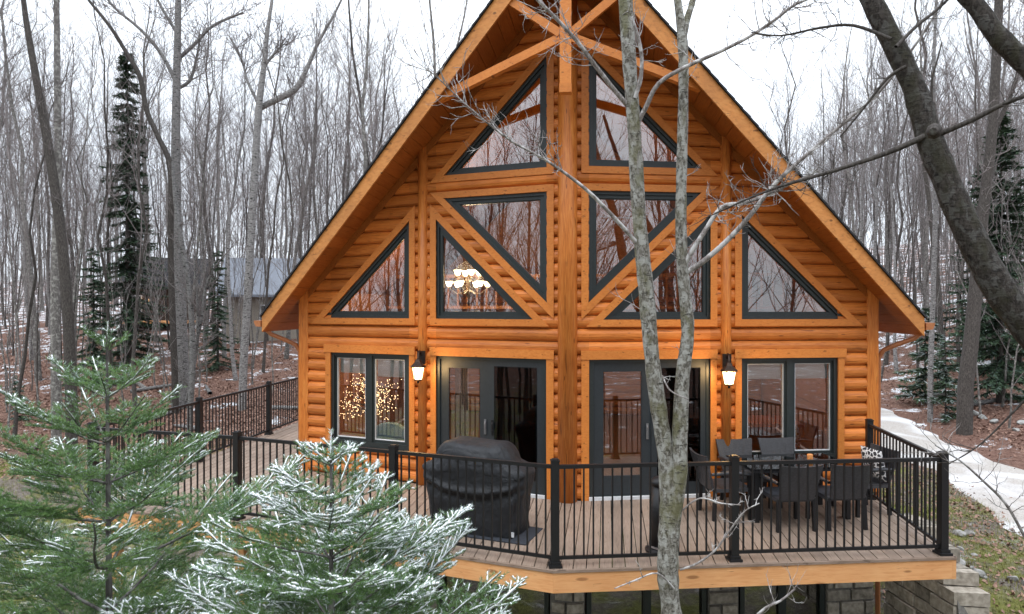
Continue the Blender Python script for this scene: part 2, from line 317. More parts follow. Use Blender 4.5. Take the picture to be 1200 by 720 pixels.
# driveway
M_dr = Mat('gravel_drive', .95, spec=.15); v = M_dr.coords(); f1 = M_dr.noise(v, 24, 6, 0, .7); f2 = M_dr.noise(v, .55, 5, .4)
c = M_dr.ramp(f1, [(.3, (.24, .215, .19, 1)), (.7, (.48, .45, .42, 1))]); c = M_dr.mix(M_dr.ramp(f2, [(.46, (0, 0, 0)), (.68, (.8, .8, .8))]), c, (.68, .69, .71, 1)); M_dr.col(c).bump(f1, .6, .02)
rng = random.Random(5); V = []; F = []
ys = np.linspace(-3, 60, 120)
for k, yy in enumerate(ys):
    x0 = 8.9+.25*math.sin(yy*.9)+.15*math.sin(yy*2.3)-.03*(yy-6)+ (yy < 4)*(4-yy)*.35; x1 = 11.5+.2*math.sin(yy*.7+2)+.15*math.sin(yy*2.9)-.01*(yy-6)+(yy < 4)*(4-yy)*.5
    for j in range(13):
        x = x0+(x1-x0)*j/12; V.append((x, yy, float(hgt(x, yy))+(.025 if 0 < j < 12 else -.03)))
for k in range(len(ys)-1):
    for j in range(12): a = k*13+j; F.append((a, a+1, a+14, a+13))
tag(mk('driveway', V, F, M_dr.m, None, True), kind='structure')

# ------------------------------------------------------------------ log cabin
A_ = .257; W_ = 4.838; ZR = 8.25; MS = 1.01; RY0 = -1.30; RB = .40; WE = 5.40
SOF = ZR-.315               # underside of the roof at the ridge
cab = empty('log_cabin', (0, 0, 0), 'orange log cabin with prow front, steep gable and large triangular windows', 'cabin')
def wp(s, u, z, d): return (s*u, A_*u-d, z)
roofu = lambda z: (SOF+.02-z)/MS
TL = lambda z: .536+(z-2.733)/.99
TU = lambda z: .314+(z-2.989)/.988
panels = [(0, 8.3, lambda z: .1, lambda z: .322),
          (0, 6.05, lambda z: 2.172, lambda z: 2.66), (0, 3.75, lambda z: 4.2, lambda z: 4.70),
          (0, .519, lambda z: 2.66, lambda z: 4.2), (2.13, 2.733, lambda z: .322, lambda z: 2.172), (2.13, 2.733, lambda z: 2.66, lambda z: 4.2),
          (2.733, 4.686, lambda z: max(.322, TU(z)), lambda z: min(2.172, TL(z))), (4.686, 5.052, lambda z: .322, lambda z: 2.172),
          (5.052, 6.763, lambda z: 2.031-(z-5.052)/.9965, lambda z: 2.172), (6.763, 8.2, lambda z: .322, lambda z: 2.172),
          (2.733, 4.353, lambda z: 4.34-(z-2.733)/.964, lambda z: 4.2), (2.733, 4.353, lambda z: max(4.2, 4.34-(z-2.733)/.964), lambda z: 4.70) if False else (4.353, 5.6, lambda z: 2.66, lambda z: 4.2)]
PITCH = .2; PROF = [(0., -.012), (.05, .022), (.18, .050), (.38, .066), (.62, .066), (.82, .050), (.95, .022), (1., -.012)]
core = B(); logs = []
for s in (-1, 1):
    for z0, z1, fl, fr in panels:
        k0, k1 = int(math.floor(z0/PITCH+1e-6)), int(math.ceil(z1/PITCH-1e-6))
        for k in range(k0, k1):
            pts = []
            ts = [t for t, _ in PROF]
            for t, d in PROF:
                z = min(max((k+t)*PITCH, z0), z1); 
                tt = z/PITCH-k; d = np.interp(tt, ts, [q for _, q in PROF])
                l, r = fl(z), min(fr(z), roofu(z)); r = max(l, r)
                pts.append((l, r, z, d))
            if max(r-l for l, r, _, _ in pts) < .03 or pts[-1][2]-pts[0][2] < .02: continue
            n = len(pts); L = [wp(s, l, z, d+.005) for l, r, z, d in pts]; R = [wp(s, r, z, d+.005) for l, r, z, d in pts]
            V = L+R; F = [(i, i+n, i+n+1, i+1) if s > 0 else (i, i+1, i+n+1, i+n) for i in range(n-1)]
            F += [tuple(range(n)) if s > 0 else tuple(range(n-1, -1, -1)), tuple(range(2*n-1, n-1, -1)) if s > 0 else tuple(range(n, 2*n))]
            logs.append((V, F))
            a, b = pts[0], pts[-1]
            core.prism([wp(s, a[0], a[2], 0), wp(s, a[1], a[2], 0), wp(s, b[1], b[2], 0), wp(s, b[0], b[2], 0)], [wp(s, a[0], a[2], -.14), wp(s, a[1], a[2], -.14), wp(s, b[1], b[2], -.14), wp(s, b[0], b[2], -.14)])
fw_ = core.build('front_wall', M_inw, cab)
for V, F in logs: mk('log', V, F, M_log, fw_)
# posts: round centre post, two intermediate posts, corner posts
def halfpost(uc, s, hw, dp, z1l, name='post', n=10):
    V = []; F = []
    for z, top in ((0, 0), (1, 1)):
        for i in range(n+1):
            a = math.pi*i/n; x = s*uc-hw*math.cos(a); d = dp*math.sin(a)**.8; zz = 0 if z == 0 else z1l-.0
            V.append((x, A_*abs(uc)-d-.0, zz))
    m = n+1
    F = [(i, i+1, i+m+1, i+m) for i in range(n)]+[tuple(range(m-1, -1, -1)), tuple(range(m, 2*m)), (0, m, 2*m-1, m-1)]
    return mk(name, V, F, M_postv, cab, True)
halfpost(0, 1, .15, .19, SOF+.02)
for s in (-1, 1):
    halfpost(2.412, s, .088, .14, SOF-MS*2.32)
    b = B(); b.box((s*4.76, A_*4.76+.02, (SOF-MS*4.68)/2), (.17, .22, SOF-MS*4.68)); b.build('corner_post', M_postv, cab)
# polygon helpers in the wall plane
def inset(poly, w):
    n = len(poly); out = []; ar = sum(poly[i][0]*poly[(i+1) % n][1]-poly[(i+1) % n][0]*poly[i][1] for i in range(n)); sg = 1 if ar > 0 else -1
    ws = w if isinstance(w, (list, tuple)) else [w]*n
    Ls = []
    for i in range(n):
        p = np.array(poly[i], float); q = np.array(poly[(i+1) % n], float); t = (q-p)/np.linalg.norm(q-p); nrm = np.array([-t[1], t[0]])*sg
        Ls.append((p+nrm*ws[i], t))
    for i in range(n):
        (p, t), (q, u) = Ls[i-1], Ls[i]; k = np.linalg.solve(np.array([t, -u]).T, q-p); out.append(tuple(p+t*k[0]))
    return out
def ring(s, outer, inner, d0, d1):   # d0 front, d1 back
    n = len(outer); b = B()
    for i in range(n):
        j = (i+1) % n
        b.prism([wp(s, *outer[i], d0), wp(s, *outer[j], d0), wp(s, *inner[j], d0), wp(s, *inner[i], d0)], [wp(s, *outer[i], d1), wp(s, *outer[j], d1), wp(s, *inner[j], d1), wp(s, *inner[i], d1)])
    return b
def board(s, q, d0, d1, mat, parent, name='trim_board'):
    return B().prism([wp(s, *p, d0) for p in q], [wp(s, *p, d1) for p in q]).build(name, mat, parent)
def pane(s, poly, d, parent, mat=M_glass): return B().prism([wp(s, *p, d) for p in poly], [wp(s, *p, d-.008) for p in poly]).build('pane', mat, parent)
def rect(u0, u1, z0, z1): return [(u0, z0), (u1, z0), (u1, z1), (u0, z1)]
def gable_window(s, poly):
    a = inset(poly, .05); w = ring(s, poly, a, .042, -.13).build('window', M_frame, cab)
    b = inset(a, .055); ring(s, a, b, .012, -.09).build('sash', M_frame, w)
    c = inset(b, .012); ring(s, b, c, -.008, -.05).build('glazing_bead', M_white if poly[0][1] < 4 and False else M_frame, w)
    pane(s, c, -.03, w)
    o = inset(poly, -.105); n = len(poly)
    for i in range(n):
        j = (i+1) % n; board(s, [poly[i], poly[j], o[j], o[i]], .088-.003*i, 0, M_trim, w)
for s in (-1, 1):
    gable_window(s, [(.536, 2.733), (2.172, 2.733), (2.172, 4.352)])
    gable_window(s, [(.314, 2.989), (2.031, 4.686), (.314, 4.686)])
    gable_window(s, [(2.66, 2.733), (4.34, 2.733), (2.66, 4.353)])
    gable_window(s, [(.314, 5.052), (2.031, 5.052), (.314, 6.763)])
    # sliding window
    o = rect(2.66, 4.2, .519, 2.13); a = inset(o, [.09, .06, .05, .06]); w = ring(s, o, a, .045, -.13).build('window', M_frame, cab)
    um = (a[0][0]+a[1][0])/2
    board(s, rect(um-.045, um+.045, a[0][1]+.001, a[2][1]-.001), .03, -.1, M_frame, w, 'mullion')
    for u0, u1 in ((a[0][0], um-.045), (um+.045, a[1][0])):
        r0 = rect(u0, u1, a[0][1], a[2][1]); r1 = inset(r0, .045); sh = ring(s, r0, r1, .005, -.08).build('sash', M_frame, w)
        r2 = inset(r1, .010); ring(s, r1, r2, -.005, -.06).build('glazing_bead', M_white, w); pane(s, r2, -.03, w)
        # pleated blind behind the upper part of the glass
        b = B(); zt = r2[2][1]; hb = (.30 if (u0 < um) else .26) if s < 0 else .24
        for k in range(6): z = zt-hb*k/6; b.prism([wp(s, r2[0][0]+.01, z-hb/6, -.105), wp(s, r2[1][0]-.01, z-hb/6, -.105), wp(s, r2[1][0]-.01, z, -.092), wp(s, r2[0][0]+.01, z, -.092)], [wp(s, r2[0][0]+.01, z-hb/6, -.112), wp(s, r2[1][0]-.01, z-hb/6, -.112), wp(s, r2[1][0]-.01, z, -.112), wp(s, r2[0][0]+.01, z, -.112)])
        b.build('blind', M_blind, w)
    board(s, rect(2.552, 4.33, 2.131, 2.27), .10, 0, M_trim, w); board(s, rect(2.56, 2.659, .44, 2.13), .086, 0, M_trim, w); board(s, rect(4.201, 4.30, .2, 2.13), .086, 0, M_trim, w)
    # patio door: fixed frame with one glazed door and one screened leaf
    o = rect(.325, 2.172, .02, 2.13); a = inset(o, [.03, .06, .05, .06]); w = ring(s, o, a, .045, -.13).build('patio_door', M_frame, cab)
    um = 1.245
    leaves = ((a[0][0], um+.02, 'screen'), (um+.021, a[1][0], 'glass')) if s < 0 else ((a[0][0], um+.02, 'glass'), (um+.021, a[1][0], 'screen'))
    for u0, u1, kind in leaves:
        r0 = rect(u0, u1, a[0][1], a[2][1]); r1 = inset(r0, [.28, .14, .13, .14]) if kind == 'glass' else inset(r0, [.2, .10, .10, .10])
        dd = .01 if kind == 'glass' else .028
        lf = ring(s, r0, r1, dd, dd-.05).build('door_leaf', M_door, w)
        r2 = inset(r1, .014); ring(s, r1, r2, dd-.004, dd-.05).build('glazing_bead', M_door, w)
        pane(s, r2, dd-.02, w)
        if kind == 'screen': pane(s, inset(r1, -.01), dd+.004, w, M_screen).name = 'insect_screen'
        if kind == 'glass' or s < 0:
            uh = u0+.06 if (kind == 'glass') == (s < 0) else u1-.06
            h = B(); h.box(wp(s, uh, 1.02, dd+.012), (.035, .02, .24)); h.tube([wp(s, uh, .98, dd+.02), wp(s, uh, .98, dd+.06), wp(s, uh+(.1 if uh < 1.245 else -.1)*0, 1.08, dd+.06), wp(s, uh, 1.10, dd+.02)], .01, 6); h.build('door_handle', M_metal if kind == 'glass' else M_black, w)
    board(s, rect(.325, 2.172, -.0, .045), .10, .046, M_white, w, 'threshold')
    board(s, rect(.205, 2.28, 2.131, 2.27), .10, 0, M_trim, w); board(s, rect(.21, .324, .0, 2.13), .086, 0, M_trim, w); board(s, rect(2.173, 2.268, 0, 2.13), .086, 0, M_trim, w)
    # rake frieze board on the wall under the soffit
    zz = lambda u: SOF-MS*u
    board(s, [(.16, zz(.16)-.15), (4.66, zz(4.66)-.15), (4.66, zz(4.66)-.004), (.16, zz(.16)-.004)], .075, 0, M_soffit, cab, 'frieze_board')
# side and back walls
for s in (-1, 1):
    y0, y1 = A_*4.78+.13, 10.5
    sw = B().box((s*4.72, (y0+y1)/2, 1.6), (.12, y1-y0, 3.2)).build('side_wall', M_inw, cab)
    for k in range(16):
        V = [(s*(4.781+d), y, (k+t)*.2) for y in (y0, y1) for t, d in PROF]; n = len(PROF)
        F = [(i, i+1, i+n+1, i+n) for i in range(n-1)]+[tuple(range(n)), tuple(range(n, 2*n))]
        if k*.2 < SOF-MS*4.84: mk('log', V, F, M_log, sw)
bw = B(); bw.prism([(-4.7, 10.4, 0), (4.7, 10.4, 0), (4.7, 10.4, 3.2), (0, 10.4, SOF), (-4.7, 10.4, 3.2)], [(-4.7, 10.5, 0), (4.7, 10.5, 0), (4.7, 10.5, 3.2), (0, 10.5, SOF), (-4.7, 10.5, 3.2)]); bw.build('back_wall', M_log, cab)
# roof
rf = B()
for s in (-1, 1):
    y0 = lambda x: RY0+RB*x
    t0, b0 = ZR-.03, ZR-.26
    rf.prism([(0, y0(0)+.05, b0), (s*WE, y0(WE)+.05, b0-MS*WE), (s*WE, y0(WE)+.05, t0-MS*WE), (0, y0(0)+.05, t0)], [(0, 11.2, b0), (s*WE, 11.2, b0-MS*WE), (s*WE, 11.2, t0-MS*WE), (0, 11.2, t0)])
rf = rf.build('roof', M_inw, cab)
for s in (-1, 1):
    # barge boards, soffit planks, shingle courses
    zf = lambda u, dz: ZR-.035+dz-MS*u
    yf = lambda u: RY0+RB*u
    us = np.linspace(0, WE, 2)
    q = [(0, 0), (WE, 0), (WE, -.28), (0, -.33)]
    fr = [(s*u, yf(u), zf(u, dz)) for u, dz in q]; bk = [(s*u, yf(u)+.05, zf(u, dz)) for u, dz in q]
    B().prism(fr, bk).build('barge_board', M_fasc, rf)
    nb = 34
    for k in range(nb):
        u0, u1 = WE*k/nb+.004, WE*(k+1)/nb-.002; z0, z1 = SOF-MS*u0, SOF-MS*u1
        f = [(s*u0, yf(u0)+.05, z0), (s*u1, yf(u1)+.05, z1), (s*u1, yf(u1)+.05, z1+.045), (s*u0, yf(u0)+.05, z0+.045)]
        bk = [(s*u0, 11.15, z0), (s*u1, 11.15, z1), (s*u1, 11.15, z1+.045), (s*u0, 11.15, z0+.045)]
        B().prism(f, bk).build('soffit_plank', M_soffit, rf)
    nc = 46
    for k in range(nc):
        u0, u1 = WE*k/nb*nb/nc-.01, WE*(k+1)/nc+.03
        z0, z1 = ZR-.03-MS*u0, ZR-.03-MS*u1
        f = [(s*u0, yf(u0)-.035, z0+.002), (s*u1, yf(u1)-.035, z1+.012), (s*u1, yf(u1)-.035, z1+.048), (s*u0, yf(u0)-.035, z0+.03)]
        bk = [(p[0], 11.22, p[2]) for p in f]
        B().prism(f, bk).build('shingle_course', M_shingle, rf)
    # eave fascia, eave soffit, gutter, downspout
    ye = yf(WE)
    B().prism([(s*(WE+.0), ye+.06, zf(WE, -.01)), (s*(WE+.03), ye+.06, zf(WE, -.01)), (s*(WE+.03), ye+.06, zf(WE, -.26)), (s*WE, ye+.06, zf(WE, -.26))], [(s*(WE+.0), 11.2, zf(WE, -.01)), (s*(WE+.03), 11.2, zf(WE, -.01)), (s*(WE+.03), 11.2, zf(WE, -.26)), (s*WE, 11.2, zf(WE, -.26))]).build('eave_fascia', M_fasc, rf)
    gp = [(.035, .0), (.16, .0), (.16, -.03), (.13, -.10), (.035, -.11)]
    B().prism([(s*(WE+a), ye+.02, zf(WE, -.08)+b) for a, b in gp], [(s*(WE+a), 11.2, zf(WE, -.08)+b) for a, b in gp]).build('gutter', M_copper, cab)
    zg = zf(WE, -.19)
    B().tube([(s*(WE+.07), ye+.25, zg+.02), (s*(WE+.06), ye+.25, zg-.05), (s*(WE-.03), ye+.27, zg-.14), (s*5.15, ye+.4, zg-.25), (s*4.99, ye+.46, zg-.34), (s*4.915, ye+.47, zg-.47), (s*4.91, ye+.47, -.6), (s*4.91, ye+.47, -2.2)], .038, 10).build('downspout', M_copper, cab, True)
# king-post truss in the gable
kt = B(); kt.box((.035, -1.05, 6.88), (.155, .13, 1.86)); kt = kt.build('king_post', M_trim, cab)
B().box((.035, -1.05, 5.89), (.165, .14, .12)).build('king_post_foot', M_trim, cab)
for s in (-1, 1):
    B().bar((.035+s*.07, -1.04, 6.58), (s*1.90, -.40, 6.03), .095, .12).build('strut', M_trim, cab)
    B().bar((.035+s*.07, -1.045, 6.64), (s*.72, -.93, 7.17), .095, .11).build('strut', M_trim, cab)
# interior shell
B().box((0, 5.6, -.04), (9.2, 9.2, .06)).build('interior_floor', M_fl, cab)
iw = B(); iw.prism([(-4.6, 8.2, 0), (4.6, 8.2, 0), (4.6, 8.2, 3.2), (0, 8.2, SOF-.02), (-4.6, 8.2, 3.2)], [(-4.6, 8.3, 0), (4.6, 8.3, 0), (4.6, 8.3, 3.2), (0, 8.3, SOF-.02), (-4.6, 8.3, 3.2)]); iw = iw.build('interior_wall', M_inw, cab)
for k in range(20):
    z = .2*k+.1; hw = min(4.55, (SOF-z)/MS-.1); B().tube([(-hw, 8.2, z), (hw, 8.2, z)], .1, 8).build('log', M_inw, iw)
lo = B(); lo.box((0, 6.6, 2.62), (9.1, 3.2, .22)).build('loft_floor', M_inw, cab)
lr = B(); lr.box((0, 5.05, 3.62), (9.0, .08, .08)); lr.box((0, 5.05, 2.9), (9.0, .06, .06)); lr.build('loft_rail', M_inw, cab)
for k in range(40): B().box((-4.4+k*.225, 5.05, 3.26), (.04, .04, .66)).build('loft_baluster', M_inw, cab)
B().box((1.6, 6.9, 1.3), (.35, .35, 2.6)).build('interior_post', M_inw, cab)
# basement: stone piers between glazed doors
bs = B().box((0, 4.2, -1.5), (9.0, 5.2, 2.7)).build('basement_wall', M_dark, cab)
rng = random.Random(11)
def stones(s, u0, u1, z0, z1, d, ph=.19, nw=.33, ctr=False):
    out = B(); z = z1; k = 0
    B().prism([(s*u0 if not ctr else -u1, A_*u0-d+.03, z0), (s*u1, A_*u1-d+.03, z0), (s*u1, A_*u1-d+.03, z1), (s*u0 if not ctr else -u1, A_*u0-d+.03, z1)], [(s*u0 if not ctr else -u1, A_*u0+.3, z0), (s*u1, A_*u1+.3, z0), (s*u1, A_*u1+.3, z1), (s*u0 if not ctr else -u1, A_*u0+.3, z1)]).build('pier_core', M_mortar, cab)
    while z > z0+.05:
        h = min(ph*rng.uniform(.85, 1.2), z-z0); u = (-u1 if ctr else u0); e = u1; u -= (k % 2)*.0
        first = True
        while u < e-.03:
            wd = nw*rng.uniform(.6, 1.3)*(.55 if first and k % 2 else 1); first = False
            if e-u-wd < .12: wd = e-u
            r = .012; p = rng.uniform(0, .03); a0, a1 = u+r, u+wd-r; f = d+p
            fr = [(a0+.01, z-h+r+.01), (a1-.01, z-h+r+.01), (a1-.01, z-r-.01), (a0+.01, z-r-.01)]; bk = [(a0, z-h+r), (a1, z-h+r), (a1, z-r), (a0, z-r)]
            X = lambda u_, z_, d_: (s*u_ if not ctr else u_, A_*abs(u_)-d_, z_)
            B().prism([X(*q, f) for q in fr], [X(*q, d-.035) for q in bk]).build('stone', M_stone, bs); u += wd
        z -= h; k += 1
stones(1, 0, .26, -2.9, -.27, .06, ctr=True)
for s in (-1, 1):
    stones(s, 2.14, 2.62, -2.9, -.27, .06)
    for u0, u1 in ((.29, 2.12), (2.65, 4.0)):
        o = rect(u0, u1, -2.7, -.27); a = inset(o, .07); w = ring(s, o, a, .03, -.1).build('basement_door', M_frame, cab); um = (u0+u1)/2
        board(s, rect(um-.06, um+.06, -2.62, -.345), .015, -.08, M_frame, w, 'mullion'); pane(s, a, -.03, w)
stones(-1, 4.02, 4.8, -2.9, -.27, .06); stones(1, 4.02, 4.8, -2.9, -.27, .06)
# ------------------------------------------------------------------ stone wing wall under the right end of the deck
ww = empty('stone_retaining_wall', (5.1, 0, -2.6), 'grey stone retaining wall under the right end of the deck', 'wall')
B().prism([(4.86, .9, -2.9), (5.25, -.9, -2.9), (5.2, -.55, -.95), (4.95, .9, -.3)], [(5.2, 1.1, -2.9), (5.6, -.75, -2.9), (5.5, -.45, -.95), (5.28, 1.1, -.3)]).build('wall_core', M_mortar, ww)
for k in range(13):
    z = -2.8+k*.195; yf0, yf1 = .9, -.9+.35*max(0, (z+2.9)/1.95) if z < -.95 else np.interp(z, [-.95, -.3], [-.55, .6]); y = yf0
    while y > yf1+.08:
        wd = min(rng.uniform(.2, .48), y-yf1); t0 = (yf0-y)/(yf0+.9); t1 = (yf0-y+wd)/(yf0+.9)
        x0 = 4.86+.39*t0+.045*(z+2.9)*.3; x1 = 4.86+.39*t1+.045*(z+2.9)*.3; p = rng.uniform(.01, .05); y2 = y-wd+.015
        B().prism([(x0-p, y-.01, z+.012), (x1-p, y2, z+.012), (x1-p, y2, z+.182), (x0-p, y-.01, z+.182)], [(x0+.40, y-.01, z+.008), (x1+.40, y2, z+.008), (x1+.40, y2, z+.188), (x0+.40, y-.01, z+.188)]).build('stone', M_stone, ww); y -= wd

# ------------------------------------------------------------------ deck
deck = empty('deck', (0, -.5, -.3), 'brown plank deck with pale pine edge beam wrapping the front and left of the cabin', 'deck')
def front_y(x): return np.interp(x, [-7.1, -4.55, 0, 4.64], [-1.28, -1.63, -2.72, -1.66])
bwid = .146; x = -7.08; k = 0
while x < 4.6:
    x1 = min(x+bwid-.011, 4.63)
    for (a, b) in ([(None, None)]):
        yb = lambda q: (9.5 if q < -4.84 else A_*abs(q)-.055)
        if x < -4.84 < x1: yy0 = yy1 = 1.15
        else: yy0, yy1 = yb(x), yb(x1)
        if x < 0 < x1: yy0 = yy1 = -.03
        ya, ybb = float(front_y(x)), float(front_y(x1)); dz = random.Random(k).uniform(-.002, .001)
        # split each board once so that butt joints show
        cuts = [0., 1.] if x > -4.84 else [0., .3+.2*(k % 2), 1.]
        for c0, c1 in zip(cuts[:-1], cuts[1:]):
            p0, p1 = ya+(yy0-ya)*c0+.004*(c0 > 0), ybb+(yy1-ybb)*c0+.004*(c0 > 0); q0, q1 = ya+(yy0-ya)*c1, ybb+(yy1-ybb)*c1
            t = [(x, p0, dz), (x1, p1, dz), (x1, q1, dz), (x, q0, dz)]
            B().prism(t, [(a_, b_, -.03) for a_, b_, _ in t]).build('deck_board', M_board, deck)
    x += bwid; k += 1
edge = [(-7.14, 9.5), (-7.14, -1.29), (-4.57, -1.65), (0, -2.745), (4.66, -1.68), (4.66, 1.05)]
for i in range(len(edge)-1):
    p, q = np.array(edge[i]), np.array(edge[i+1]); t = (q-p)/np.linalg.norm(q-p); n_ = np.array([t[1], -t[0]])
    if n_ @ (np.array([-1., 3.])-p) > 0: n_ = -n_
    e0, e1 = p, q
    for nm, off, z0, z1, th, mt in (('edge_trim', .002, -.034, -.004, .035, M_nose), ('fascia_beam', -.012, -.262, -.036, .05, M_pine)):
        a, b = e0+n_*off, e1+n_*off
        a2, b2 = a-n_*th, b-n_*th
        B().prism([(*a, z0), (*b, z0), (*b, z1), (*a, z1)], [(*a2, z0), (*b2, z0), (*b2, z1), (*a2, z1)]).build(nm, mt, deck)
for px_, py_ in ((-6.7, -1.05), (-6.7, 3.0), (-4.6, -1.2), (-6.7, 7.)):
    zg = float(hgt(px_, py_)); B().box((px_, py_, (zg-.05-.27)/2), (.14, .14, -.27-zg+.05)).build('support_post', M_pine, deck)
for k in range(9):
    xx = -6.5+k*1.35; B().box((xx, (front_y(xx)+.1+1)/2, -.15), (.045, 1-front_y(xx)-.2, .2)).build('joist', M_pine, deck)
# ------------------------------------------------------------------ railings
me_post = B(); me_post.box((0, 0, .6), (.088, .088, 1.18)); me_post = me_post.me('post', M_black)
me_cap = B(); me_cap.box((0, 0, 1.197), (.1, .1, .016)); me_cap.box((0, 0, 1.21), (.07, .07, .014)); me_cap = me_cap.me('post_cap', M_black)
me_base = B(); me_base.box((0, 0, .014), (.15, .15, .028)); me_base.box((0, 0, .045), (.115, .115, .036)); me_base = me_base.me('post_base', M_black)
me_bal = B().box((0, 0, .6), (.018, .018, 1.0)).me('baluster', M_black)
def railing(pts, label, first=True, last=True):
    o = empty('deck_railing', (*pts[0], 0), label, 'railing', 'black metal deck railings'); c = org(o)
    for i, p in enumerate(pts):
        if (i == 0 and not first) or (i == len(pts)-1 and not last): continue
        q = pts[min(i+1, len(pts)-1)]; r = pts[max(i-1, 0)]; rz = math.atan2(q[1]-r[1], q[0]-r[0])
        po = link('post', me_post, o, np.array((*p, 0))-c); po.rotation_euler.z = rz
        for m_, n_ in ((me_cap, 'post_cap'), (me_base, 'post_base')): link(n_, m_, po, (0, 0, 0))
    for p, q in zip(pts[:-1], pts[1:]):
        p = np.array((*p, 0)); q = np.array((*q, 0)); L = np.linalg.norm(q-p); t = (q-p)/L; rz = math.atan2(t[1], t[0])
        B().bar(p+t*.045+(0, 0, 1.125), q-t*.045+(0, 0, 1.125), .045, .042).build('top_rail', M_black, o)
        B().bar(p+t*.045+(0, 0, .095), q-t*.045+(0, 0, .095), .03, .036).build('bottom_rail', M_black, o)
        n = int(round(L/.112))
        for k in range(1, n):
            b = link('baluster', me_bal, o, p+t*(L*k/n)-c); b.rotation_euler.z = rz
C0 = (.01, -2.62); R1 = (2.05, -2.15); R2 = (4.54, -1.60); R3 = (4.56, .72)
L1 = (-2.04, -2.13); L2 = (-4.46, -1.55); L3 = (-6.98, -1.19)
railing([C0, R1, R2], 'black metal railing along the front right deck edge beside the dining set')
railing([C0, L1, L2], 'black metal railing along the front left deck edge behind the covered grill', first=False)
railing([R2, R3], 'short black metal railing on the right end of the deck', first=False)
railing([L2, L3], 'black metal railing at the far left front corner behind the fir', first=False)
railing([L3, (-7.03, 1.54), (-7.06, 4.25), (-7.06, 6.95), (-7.06, 9.4)], 'long black metal railing running back along the left side of the deck', first=False)

# ------------------------------------------------------------------ wall lanterns
def lantern(s, label):
    u = 2.412; y = A_*u-.14; x = s*u; c = (x, y-.0, 1.78)
    o = empty('wall_lantern', c, label, 'lantern', 'lit wall lanterns')
    B().box((x, y-.012, 2.10), (.1, .03, .17)).build('back_plate', M_bronze, o)
    B().tube([(x, y-.02, 2.13), (x, y-.08, 2.19), (x, y-.14, 2.16), (x, y-.155, 2.10)], .011, 8).build('arm', M_bronze, o, True)
    yc = y-.155
    h = B(); h.lathe((x, yc, 0), [(.012, 2.10), (.03, 2.085), (.045, 2.05), (.095, 2.0), (.098, 1.985)], 8); h.build('hood', M_bronze, o)
    B().lathe((x, yc, 0), [(.075, 1.982), (.048, 1.83)], 6).build('glass_shade', M_lamp, o)
    fr = B()
    for k in range(6):
        a = 2*math.pi*k/6; fr.bar((x+.077*math.cos(a), yc+.077*math.sin(a), 1.985), (x+.05*math.cos(a), yc+.05*math.sin(a), 1.828), .008, .008)
    fr.lathe((x, yc, 0), [(.053, 1.832), (.053, 1.818), (.015, 1.805), (.012, 1.78)], 8); fr.build('cage', M_bronze, o)
    o.scale = (1.3, 1.3, 1.25); o.location.z -= .08
    ld = bpy.data.lights.new('lantern_light', 'POINT'); ld.energy = 18; ld.color = (1, .62, .25); ld.shadow_soft_size = .05
    lo_ = bpy.data.objects.new('lantern_light', ld); COL.objects.link(lo_); lo_.parent = o; lo_.location = (0, yc-c[1]-.13, 1.93-1.78)
lantern(-1, 'lit bronze wall lantern between the left window and the grill door')
lantern(1, 'lit bronze wall lantern above the dining set')

# ------------------------------------------------------------------ chandelier, fairy-light tree, armchairs inside
cc = P(549, 333, 13.2); ch = empty('chandelier', cc, 'lit two-tier chandelier with white glass shades behind the left triangular window', 'chandelier')
B().tube([cc+(0, 0, .3), (cc[0], cc[1], SOF-MS*abs(cc[0]))], .008, 6).build('chain', M_bronze, ch)
B().lathe(cc, [(.01, -.42), (.03, -.38), (.012, -.3), (.05, -.2), (.02, -.1), (.03, .1), (.012, .3)], 10).build('stem', M_bronze, ch, True)
for tier, (n, r, zz) in enumerate(((6, .38, 0.), (4, .22, .22))):
    for k in range(n):
        a = 2*math.pi*(k+.3)/n; e = cc+np.array([r*math.cos(a), r*math.sin(a), zz-.06]); m_ = cc+np.array([r*.6*math.cos(a), r*.6*math.sin(a), zz-.2])
        arm = B().tube([cc+(0, 0, zz-.12), m_, e+(0, 0, -.02), e], .008, 6).build('arm', M_bronze, ch, True)
        B().lathe(e, [(.028, 0), (.05, .03), (.078, .11)], 10).build('shade', M_shade, ch, True)
ld = bpy.data.lights.new('chandelier_light', 'POINT'); ld.energy = 300; ld.color = (1, .74, .42); ld.shadow_soft_size = .3
lo_ = bpy.data.objects.new('chandelier_light', ld); COL.objects.link(lo_); lo_.parent = ch; lo_.location = (0, 0, .15)
rng = random.Random(3)
tcn = P(433, 455, 12.4); tcn[2] = 0; ft = empty('fairy_light_tree', tcn, 'small indoor twig tree covered in warm fairy lights behind the left window', 'tree')
polys = [(np.array([tcn+(0, 0, .0), tcn+(.01, 0, .7), tcn+(0, .01, 1.25)]), np.array([.025, .02, .012]), 7)]; tips = []
for k in range(90):
    a = rng.uniform(0, 6.28); el = rng.uniform(-.35, 1.3); L = rng.uniform(.35, .72); st = tcn+np.array([0, 0, rng.uniform(.95, 1.4)])
    d = np.array([math.cos(a)*math.cos(el), math.sin(a)*math.cos(el)*.6, math.sin(el)*.9]); mid = st+d*L*.5+(0, 0, .04); en = st+d*L
    polys.append((np.array([st, mid, en]), np.array([.006, .004, .002]), 4)); tips += [st+(en-st)*f+np.array([rng.gauss(0, .03), rng.gauss(0, .03), rng.gauss(0, .03)]) for f in (.4, .55, .7, .82, .92, 1.)]
V, F = tubes(polys); link('branches', npmesh('branches', V-tcn, F, M_bark_d), ft)
octa = [(1, 0, 0), (-1, 0, 0), (0, 1, 0), (0, -1, 0), (0, 0, 1), (0, 0, -1)]; of = [(0, 2, 4), (2, 1, 4), (1, 3, 4), (3, 0, 4), (2, 0, 5), (1, 2, 5), (3, 1, 5), (0, 3, 5)]
b = B()
